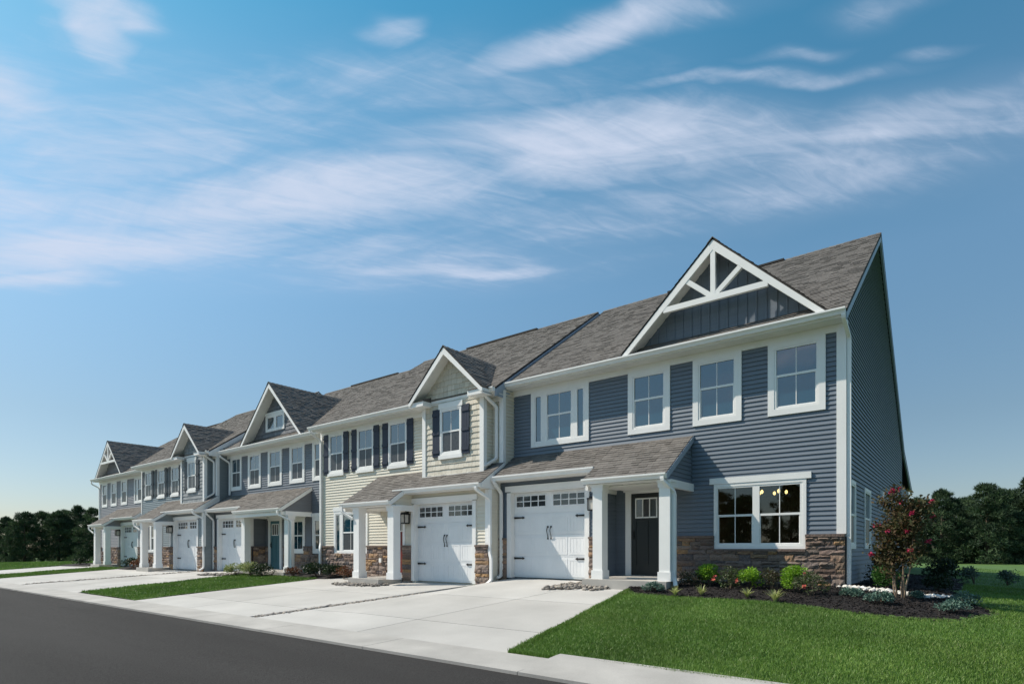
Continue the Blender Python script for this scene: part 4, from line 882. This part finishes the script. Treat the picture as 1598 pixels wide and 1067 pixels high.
# ------------------------------------------------------------------ beds, mulch, stones
def bed(Fp, Bp, n, m, name, label):
    A, B = smooth_line(Fp, n), np.stack([np.interp(np.linspace(0, len(Bp) - 1, n), range(len(Bp)), [p[i] for p in Bp]) for i in (0, 1)], -1)
    t = np.linspace(0, 1, m)[None, :, None]; P = A[:, None, :] * (1 - t) + B[:, None, :] * t; X, Y = P[..., 0], P[..., 1]
    prof = np.minimum(1, np.linspace(0, 1, m) / .18)[None, :]
    Z = g(X, Y) + .005 + .05 * prof + RNG.normal(0, .008, X.shape) + .015 * np.sin(X * 5 + Y * 3) * prof
    h, w = X.shape; v = np.stack([X, Y, Z], -1).reshape(-1, 3); i = np.arange(h * w).reshape(h, w); f = np.stack([i[:-1, :-1], i[:-1, 1:], i[1:, 1:], i[1:, :-1]], -1).reshape(-1, 4)
    o = bigmesh(name, v, f, MULCH, smooth=False); tag(o, label, 'mulch', kind='stuff'); return X, Y, Z
X, Y, Z = bed(BED_F, BED_B, 150, 30, 'mulch', 'dark mulch bed wrapping the corner of the blue end house')
def chips(X, Y, Z, n, label):
    i = RNG.integers(0, X.size, n); px = X.ravel()[i] + RNG.normal(0, .04, n); py = Y.ravel()[i] + RNG.normal(0, .04, n); pz = Z.ravel()[i] + .004
    th = RNG.uniform(0, math.pi, n); l = RNG.uniform(.008, .028, n); w = RNG.uniform(.003, .008, n); tl = RNG.normal(0, .35, n)
    d = np.stack([np.cos(th), np.sin(th), tl], -1) * l[:, None]; s_ = np.stack([-np.sin(th), np.cos(th), RNG.normal(0, .5, n)], -1) * w[:, None]; c = np.stack([px, py, pz + .01], -1)
    v = np.stack([c - d - s_, c + d - s_, c + d + s_, c - d + s_], 1).reshape(-1, 3); f = np.arange(4 * n).reshape(n, 4)
    o = bigmesh('mulch_chips', v, f, CHIP, RNG.uniform(0, 1, n)); tag(o, label, 'mulch', kind='stuff')
chips(X, Y, Z, 34000, 'loose shredded bark lying on the corner mulch bed')
for (f_, b_, lb) in (([(-23.0, -1.75), (-21.5, -1.75), (-19.5, -1.45), (-17.2, -1.6), (-16.3, -1.45)], [(-23.0, -.1)] * 1 + [(-21.5, -.1), (-19.5, -.1), (-17.2, -.3), (-15.9, -.6)], 'dark planting bed below the teal front door'),
                     ([(-35.6, -1.9), (-34.4, -1.95), (-33.2, -1.9), (-32.4, -1.7)], [(-35.6, -.6), (-34.4, -.6), (-33.2, -.6), (-32.4, -.7)], 'small planting bed below the shuttered grey-green house'),
                     ([(-46.5, -1.9), (-45.0, -2.0), (-43.5, -1.9), (-41.6, -1.7)], [(-46.5, .1), (-45.0, .1), (-43.5, .1), (-41.6, .1)], 'planting bed at the foot of the far end house')):
    bed(f_, b_, 60, 14, 'mulch', lb)
def rocks(name, label, P, zf, r0, r1, mat, flat=.55):
    import bmesh
    bm = bmesh.new(); bmesh.ops.create_icosphere(bm, subdivisions=1, radius=1); bv = np.array([v.co[:] for v in bm.verts]); bf = np.array([[v.index for v in f.verts] for f in bm.faces]); bm.free()
    vs, fs, rs = [], [], []
    for k, (x, y) in enumerate(P):
        r = RNG.uniform(r0, r1); s_ = np.array([r * RNG.uniform(.8, 1.5), r * RNG.uniform(.7, 1.1), r * flat * RNG.uniform(.8, 1.3)]); a = RNG.uniform(0, math.pi); q = bv * s_ * RNG.uniform(.82, 1.15, (len(bv), 1))
        R_ = np.array([[math.cos(a), -math.sin(a), 0], [math.sin(a), math.cos(a), 0], [0, 0, 1]]); q = q @ R_.T + np.array([x, y, zf(x, y) + s_[2] * .45]); vs.append(q); fs.append(bf + k * len(bv)); rs.append(np.full(len(bf), RNG.uniform()))
    o = bigmesh(name, np.concatenate(vs), np.concatenate(fs), mat, np.concatenate(rs), smooth=True); tag(o, label, 'stones', kind='stuff'); return o
def line_pts(pts, n, spread):
    P = np.array(pts); t = RNG.uniform(0, len(P) - 1, n); i = t.astype(int).clip(0, len(P) - 2); f = (t - i)[:, None]; q = P[i] * (1 - f) + P[i + 1] * f; sp = np.interp(t, range(len(P)), spread); return q + RNG.normal(0, 1, (n, 2)) * sp[:, None]
rocks('river_stones', 'narrow strip of river stones dividing the near double driveway', line_pts([(-10.28, -7.3), (-10.0, -5.6), (-9.75, -4.2), (-9.55, -2.9)], 620, [.075, .075, .06, .03]), lambda x, y: gz(x, y) - .03, .025, .06, ROCKG)
rocks('river_stones', 'heap of river stones between garage door and porch of the blue house', line_pts([(-6.05, -2.15), (-5.6, -1.75), (-5.2, -1.45), (-4.75, -1.75)], 520, [.09, .16, .22, .14]), lambda x, y: gz(x, y) + RNG.uniform(0, .05), .03, .065, ROCKG)
rocks('river_stones', 'heap of river stones before the porch of the cream house', line_pts([(-14.2, -2.45), (-13.0, -2.3), (-12.3, -2.1)], 300, [.10, .13, .16]), lambda x, y: gz(x, y) + RNG.uniform(0, .04), .03, .065, ROCKG)
rocks('river_stones', 'narrow strip of river stones dividing the far double driveway', line_pts([(-29.2, -7.3), (-28.3, -5.0), (-27.1, -1.2)], 420, [.08, .08, .07]), lambda x, y: gz(x, y) - .03, .04, .08, ROCKG)
rocks('river_stones', 'heap of river stones beside the teal-door house garage', line_pts([(-24.4, -2.2), (-23.4, -1.9), (-22.6, -1.8)], 200, [.1, .15, .15]), lambda x, y: gz(x, y) + RNG.uniform(0, .04), .04, .08, ROCKG)
rocks('white_stones', 'band of white stones leading away from the corner downspout', line_pts([(.15, -.30), (.6, -.62), (1.07, -.72), (1.5, -.74), (1.98, -.66)], 190, [.07, .08, .07, .06, .05]), lambda x, y: gz(x, y) + .045, .035, .075, ROCKW, .7)

# ------------------------------------------------------------------ plants
def leafcloud(C, n, size, radial=None, asp=.55, up=.0):
    """leaf quads (kite shaped) at points C (n,3); returns v,f"""
    d = RNG.normal(0, 1, (n, 3)); d[:, 2] += up
    if radial is not None: d = d * .7 + radial * .9
    d /= np.linalg.norm(d, axis=1)[:, None]; a = RNG.normal(0, 1, (n, 3)); s_ = np.cross(d, a); s_ /= np.linalg.norm(s_, axis=1)[:, None] + 1e-9
    L = (size * RNG.uniform(.6, 1.35, n))[:, None]; w = L * asp * .5
    v = np.stack([C, C + d * L * .45 + s_ * w, C + d * L, C + d * L * .45 - s_ * w], 1).reshape(-1, 3); return v, np.arange(4 * n).reshape(n, 4)
def shrub(name, label, cat, x, y, rx, h, mat, n=900, leaf=.05, blooms=0, bmat=None, group=None, lumps=9, asp=.55, zb=None, open_=.0, bsize=.05):
    z = (gz(x, y) + .04) if zb is None else zb; root = thing(name, (x, y, z), label, cat, group)
    rx, h, n = rx * 1.12, h * 1.1, int(n * 1.2); LC = RNG.normal(0, 1, (lumps, 3)); LC /= np.linalg.norm(LC, axis=1)[:, None]; LC[:, 2] = np.abs(LC[:, 2]); LC = LC * np.array([rx * .6, rx * .6, h * .5]) + np.array([0, 0, h * .36]); lr = RNG.uniform(.30, .5, lumps)
    k = RNG.integers(0, lumps, n); dirs = RNG.normal(0, 1, (n, 3)); dirs /= np.linalg.norm(dirs, axis=1)[:, None]; rad = RNG.uniform(.25, 1, n) ** .5
    C = LC[k] + dirs * (rad * lr[k])[:, None] * np.array([rx, rx, h * .62]); C[:, 2] = np.maximum(C[:, 2], .015)
    v, f = leafcloud(C + np.array([x, y, z]), n, leaf, dirs, asp, .3); bigmesh('foliage', v, f, mat, RNG.beta(2, 2, n), root)
    m = MB()
    for i in range(7):
        e = LC[i % lumps]; m.tube([(x, y, z - .05), (x + e[0] * .4, y + e[1] * .4, z + e[2] * .6), (x + e[0], y + e[1], z + e[2])], [.022, .014, .006], [.022, .014, .006], sides=5)
    m.build('stems', BARK, root)
    for i in range(blooms):
        dr = RNG.normal(0, 1, 3); dr[1] = -abs(dr[1]) * 1.2; dr[2] = abs(dr[2]) * .9; dr /= np.linalg.norm(dr); c = np.array([x, y, z + h * .42]) + dr * np.array([rx, rx, h * .52])
        nb = 16; v, f = leafcloud(np.tile(c, (nb, 1)) + RNG.normal(0, .006, (nb, 3)), nb, bsize, None, .9); bigmesh('bloom', v, f, bmat, RNG.uniform(0, 1, nb), root)
    return root
def tuft(label, x, y, h, n, group):
    z = gz(x, y) + .04; root = thing('liriope_clump', (x, y, z), label, 'plant', group); vs, fs, rs = [], [], []
    for i in range(n):
        a = RNG.uniform(0, 2 * math.pi); L = h * RNG.uniform(.7, 1.25); sp = RNG.uniform(.25, 1.0) * L * .9; w = RNG.uniform(.007, .012); c, s_ = math.cos(a), math.sin(a); pr = []
        for t in (0, .35, .7, 1):
            r_ = .02 + sp * t ** 1.3; zz = L * (1.1 * t - .65 * t * t * (sp / L)); ww = w * (1 - t * .85); p = np.array([x + c * r_, y + s_ * r_, z + zz]); o_ = np.array([-s_, c, 0]) * ww; pr += [p - o_, p + o_]
        b = len(vs) * 8; vs.append(np.array(pr)); fs += [[b + 2 * k, b + 2 * k + 1, b + 2 * k + 3, b + 2 * k + 2] for k in range(3)]; rs += [RNG.uniform()] * 3
    bigmesh('leaves', np.concatenate(vs), np.array(fs), LIRI, rs, root); return root
shrub('juniper', 'low blue-green juniper beside the porch slab of the blue house', 'shrub', -3.30, -1.98, .24, .18, JUNI, 1000, .035, lumps=12)
shrub('barberry_bush', 'dark twiggy bush next to the porch downspout', 'shrub', -2.78, -1.08, .30, .42, DKRED, 900, .032, lumps=9)
shrub('lime_shrub', 'round lime green shrub nearest the porch', 'shrub', -2.40, -1.05, .27, .47, LIME, 1500, .045)
shrub('rose_bush', 'rose bush with coral blooms between two lime shrubs', 'shrub', -1.90, -1.24, .30, .42, ROSEL, 900, .04, 3, CORAL, bsize=.045)
shrub('lime_shrub', 'small round lime shrub under the middle of the big window', 'shrub', -1.52, -1.18, .26, .38, LIME, 1200, .042)
shrub('rose_bush', 'dark rose bush under the right half of the big window', 'shrub', -1.04, -1.15, .30, .40, DKRED, 900, .035)
shrub('lime_shrub', 'lime green shrub standing before the tall stone corner', 'shrub', -.57, -1.32, .27, .48, LIME, 1500, .045)
shrub('rose_bush', 'rose bush with coral blooms nearest the house corner', 'shrub', -.24, -1.68, .34, .42, ROSEL, 1000, .04, 3, CORAL, bsize=.045)
G_ = 'variegated grass clumps along the front edge of the bed'
tuft('small yellow striped grass clump nearest the porch', -2.70, -2.28, .19, 60, G_); tuft('yellow striped grass clump before the first lime shrub', -2.20, -2.12, .20, 70, G_)
tuft('yellow striped grass clump below the middle of the big window', -1.29, -2.10, .20, 65, G_); tuft('largest yellow striped grass clump, nearest the lawn edge', -.70, -2.42, .25, 75, G_)
JL = [('blue-green juniper beside the downspout outlet', .42, -1.52, .20, .15), ('blue-green juniper left of the flowering tree', .91, -2.0, .23, .20), ('tiny juniper behind the flowering tree trunk', 1.38, -1.02, .13, .12), ('pale blue juniper near the tip of the mulch bed', 1.95, -2.08, .25, .17), ('dark blue juniper behind the pale one at the bed tip', 2.08, -1.2, .23, .20)]
for lb, x, y, r, h in JL: shrub('juniper', lb, 'shrub', x, y, r, h, JUNI, 1000, .034, lumps=12)
shrub('boxwood', 'rounded green shrub against the shaded side wall', 'shrub', .79, .10, .33, .46, GRNS, 1500, .045)
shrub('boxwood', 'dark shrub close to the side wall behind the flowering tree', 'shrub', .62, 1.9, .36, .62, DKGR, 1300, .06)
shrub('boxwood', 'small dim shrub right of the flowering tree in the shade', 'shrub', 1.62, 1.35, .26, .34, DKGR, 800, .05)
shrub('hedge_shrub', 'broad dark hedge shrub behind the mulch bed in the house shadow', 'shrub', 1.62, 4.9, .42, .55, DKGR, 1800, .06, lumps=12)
shrub('hydrangea', 'loose pale-leaved shrub on the shaded lawn, left of the pair', 'shrub', 2.27, 6.5, .30, .42, PALEL, 420, .07)
shrub('hydrangea', 'loose pale-leaved shrub on the shaded lawn, right of the pair', 'shrub', 3.0, 7.35, .27, .38, PALEL, 360, .07)
# shrubs further along the row
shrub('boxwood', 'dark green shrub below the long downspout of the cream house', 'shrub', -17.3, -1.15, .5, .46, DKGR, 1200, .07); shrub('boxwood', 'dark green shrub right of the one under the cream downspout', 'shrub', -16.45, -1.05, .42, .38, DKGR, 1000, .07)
shrub('barberry_bush', 'reddish bush left of the cream house porch column', 'shrub', -15.55, -1.2, .30, .36, REDB, 500, .06)
shrub('variegated_shrub', 'pale variegated shrub left of the teal door', 'shrub', -22.0, -1.85, .5, .42, CREAML, 900, .07); shrub('variegated_shrub', 'pale shrub in the middle of the bed below the teal door', 'shrub', -21.0, -1.8, .5, .45, CREAML, 900, .07)
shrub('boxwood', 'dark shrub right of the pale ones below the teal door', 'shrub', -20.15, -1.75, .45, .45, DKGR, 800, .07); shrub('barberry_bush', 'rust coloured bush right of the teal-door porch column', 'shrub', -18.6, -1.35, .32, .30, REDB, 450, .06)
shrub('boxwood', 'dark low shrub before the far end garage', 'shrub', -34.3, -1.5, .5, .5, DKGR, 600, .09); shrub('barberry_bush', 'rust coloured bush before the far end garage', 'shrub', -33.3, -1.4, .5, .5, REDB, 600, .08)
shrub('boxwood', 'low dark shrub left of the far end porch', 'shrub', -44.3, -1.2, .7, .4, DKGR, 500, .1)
tl = thing('red_bloom', (-12.62, -1.62, -.12), 'small potted yellow-red flowers at the red front door', 'plant')
v, f = leafcloud(np.tile([[-12.62, -1.62, .05]], (80, 1)) + RNG.normal(0, .06, (80, 3)), 80, .07); bigmesh('foliage', v, f, REDB, RNG.uniform(0, 1, 80), tl)
pm = MB(); pm.tube([(-12.62, -1.62, -.12), (-12.62, -1.62, .03)], [.12, .18], [.12, .18], sides=10); pm.build('pot', PORCHC, tl)

# flowering crape myrtle
def crape(x, y):
    z = gz(x, y) + .03; root = thing('crape_myrtle', (x, y, z), 'multi-stemmed flowering tree with magenta blooms at the house corner', 'tree'); m = MB(); tips = []
    right = np.array([.788, -.616]) * -1 * -1
    stems = [(-.05, .02, 1.95, -.22), (.03, 0, 1.75, .03), (.06, -.03, 1.72, .26), (.02, .05, 1.88, .12), (-.03, -.03, 1.25, -.30)]
    for (bx, by, h, lean) in stems:
        p0 = np.array([x + bx * .8, y + bx * -.5 + by, z - .05]); end = np.array([x + right[0] * lean, y + right[1] * lean + RNG.uniform(-.25, .25), z + h]); pts = []
        for t in np.linspace(0, 1, 7): pts.append(tuple(p0 * (1 - t) + end * t + np.array([RNG.normal(0, .018), RNG.normal(0, .018), 0]) * (t > 0) + np.array([right[0], right[1], 0]) * lean * .12 * math.sin(t * math.pi)))
        r = np.linspace(.036, .007, 7); m.tube(pts, list(r), list(r), sides=7); P = np.array(pts)
        for k in range(14):
            t = RNG.uniform(.38, 1); q = np.array([np.interp(t * 6, range(7), P[:, i]) for i in range(3)]); a = RNG.uniform(0, 2 * math.pi); ln = RNG.uniform(.16, .36) * (1.25 - .55 * t); e = q + np.array([math.cos(a) * ln, math.sin(a) * ln, ln * RNG.uniform(.3, 1.0)]); m.tube([tuple(q), tuple((q + e) / 2 + [0, 0, -.01]), tuple(e)], [.012, .008, .004], [.012, .008, .004], sides=5); tips.append((q, e))
        tips.append((P[-2], P[-1]))
    m.build('trunk', BARKL, root, smooth=True); C = []
    for q, e in tips:
        n = 84; t = RNG.uniform(-.1, 1.1, n)[:, None]; C.append(q + (e - q) * t + RNG.normal(0, .065, (n, 3)))
    C = np.concatenate(C); v, f = leafcloud(C, len(C), .060, None, .6); bigmesh('crown', v, f, CRAPE, RNG.beta(1.6, 1.6, len(C)), root)
    ends = [e for q, e in tips]; outer = sorted(ends, key=lambda e: -(math.hypot(e[0] - x, e[1] - y) - .5 * (e[1] - y) + .25 * (e[2] - z))); top = sorted(ends, key=lambda e: -e[2])
    pick = []
    for e in top[:5] + outer:
        if all(np.linalg.norm(e - p) > .24 for p in pick): pick.append(e)
        if len(pick) == 15: break
    for e in pick:
        n = 50; c = e + np.array([0, 0, .03]); v, f = leafcloud(c + RNG.normal(0, .016, (n, 3)), n, .030, None, .9); bigmesh('flower_cluster', v, f, MAGEN, RNG.uniform(0, 1, n), root)
crape(1.18, -1.35)

# ------------------------------------------------------------------ pines behind the row
def pine_mesh(seed, H, R, n):
    r = np.random.default_rng(seed); nb = 150; vs, fs, rs = [], [], []
    ph = r.uniform(0, 6.28, 5)
    Cc, Rr = [], []
    for k in range(nb):
        t = r.uniform(.0, 1) ** .95; a = r.uniform(0, 2 * math.pi); env = R * (1 - t ** 2.2) ** .6 * (.80 + .22 * math.sin(3 * a + ph[0] + 6 * t) + .14 * math.sin(5 * a + ph[1] - 9 * t)) + .12
        q = r.uniform(.35, 1.02) ** .6; Cc.append([math.cos(a) * env * q, math.sin(a) * env * q, H * t * .97]); Rr.append((r.uniform(.35, .8) * (1 - .45 * t)) * R * .42)
    Cc, Rr = np.array(Cc), np.array(Rr); k = r.integers(0, nb, n); d = r.normal(0, 1, (n, 3)); d /= np.linalg.norm(d, axis=1)[:, None]; C = Cc[k] + d * (Rr[k] * r.uniform(.2, 1, n) ** .6)[:, None] * np.array([1, 1, .6])
    dd = d * .8 + r.normal(0, .5, (n, 3)); dd[:, 2] += .45; dd /= np.linalg.norm(dd, axis=1)[:, None]; a = r.normal(0, 1, (n, 3)); s_ = np.cross(dd, a); s_ /= np.linalg.norm(s_, axis=1)[:, None]; L = r.uniform(.22, .48, n)[:, None] * H / 9; w = L * .13
    v = np.stack([C - s_ * w, C + s_ * w, C + dd * L], 1).reshape(-1, 3); f = np.arange(3 * n).reshape(n, 3); tone = r.uniform(0, .55, nb)[k] + r.uniform(0, .45, n)
    return v, f, tone
PROTO = []
for sd_, (H, R) in enumerate(((9.4, 3.6), (8.2, 3.3), (10.2, 3.4), (7.4, 3.9))):
    v, f, t = pine_mesh(sd_ + 3, H, R, 16000); root = thing('pine_tree', (0, 0, 0), 'x', 'tree', 'pines behind the row'); cr = bigmesh('crown', v, f, PINE, t, root); m = MB()
    m.tube([(0, 0, -.4), (.05, .02, H * .4), (0, 0, H * .92)], [.5, .3, .05], [.5, .3, .05], sides=7)
    for k in range(14):
        z_ = H * (.08 + .055 * k); a = k * 2.4; q = R * .7 * (1 - z_ / H); m.tube([(0, 0, z_), (math.cos(a) * q, math.sin(a) * q, z_ + .35)], [.10, .03], [.10, .03], sides=4)
    tr_ = m.build('trunk', BARK, root, smooth=True); PROTO.append((root, cr, tr_)); 
used = set()
def pine(k, x, y, s_, rot, label, group):
    root, cr, tr_ = PROTO[k]
    if k in used:
        r2 = root.copy(); COL.objects.link(r2)
        for c in (cr, tr_): c2 = c.copy(); COL.objects.link(c2); c2.parent = r2
        root = r2
    used.add(k); root.location = (x, y, gz(x, y) - .05); root.scale = (s_, s_, s_); root.rotation_euler = (0, 0, rot); tag(root, label, 'tree', group); return root
def sky_spot(px, cz):                  # a spot on the ground seen at picture column px, cz metres ahead
    cx = (px - 799) / 909.7 * cz; return .7879 * cx - .6158 * cz + 2.127, .6158 * cx + .7879 * cz - 14
RT = [(1405, 66, 1, .80), (1436, 70, 0, .84), (1470, 64, 2, .80), (1508, 68, 3, 1.02), (1540, 62, 0, .93), (1580, 66, 1, 1.02), (1612, 62, 2, .92), (1655, 66, 3, 1.1), (1490, 76, 1, 1.0), (1560, 78, 2, .95), (1385, 74, 3, .9), (1625, 76, 0, 1.0)]
names_r = ['pine mostly behind the flowering tree, at the back corner of the house', 'lower dark pine just right of the flowering tree', 'tall rounded pine right of the house gable end', 'broad dark pine in the middle of the right-hand tree line', 'highest pine of the right-hand tree line', 'dark pine cut by the right edge of the picture', 'pine at the far right edge of the tree line', 'outermost right pine beyond the picture edge', 'rear pine filling the gap left in the right tree line', 'rear pine filling the gap under the highest right pine', 'rear pine hidden by the back corner of the end house', 'rear pine at the right end of the tree line']
for i, (px, cz, k, s_) in enumerate(RT): xx, yv = sky_spot(px, cz); pine(k, xx, yv, s_, i * 1.7, names_r[i], 'pines right of the row')
LT = [(-60, 74, 3, 0.74), (-22, 70, 1, 0.61), (10, 72, 2, 0.55), (38, 68, 0, 0.64), (66, 74, 3, 0.85), (92, 70, 1, 0.76), (122, 72, 2, 0.68), (148, 68, 0, 0.68), (178, 74, 1, 0.74), (20, 82, 3, 0.74), (105, 84, 0, 0.78), (-100, 72, 0, 0.64), (210, 78, 3, 0.74)]
names_l = ['outermost left pine beyond the picture edge', 'pine cut by the left edge of the picture', 'lower pine near the left picture edge', 'lower pine left of the rounded left group', 'broad rounded pine in the left tree line', 'dark pine in the middle of the left tree line', 'tallest pine of the left tree line', 'pine just left of the far end house', 'pine hidden behind the far end house', 'rear pine near the left picture edge', 'rear pine between the tall left ones', 'pine left of the view', 'rear pine hidden by the far end house roof']
for i, (px, cz, k, s_) in enumerate(LT): xx, yv = sky_spot(px, cz); pine(k, xx, yv, s_, i * 2.1 + .5, names_l[i], 'pines left of the row')
i = 0
for X_ in np.arange(-95, 45, 3.8):
    pine(i % 4, X_ + RNG.uniform(-1, 1), -47 + RNG.uniform(-4, 4), RNG.uniform(.66, .92), i * 1.3, 'dark pine across the street, seen only mirrored in ground-floor windows', 'pines across the street'); i += 1
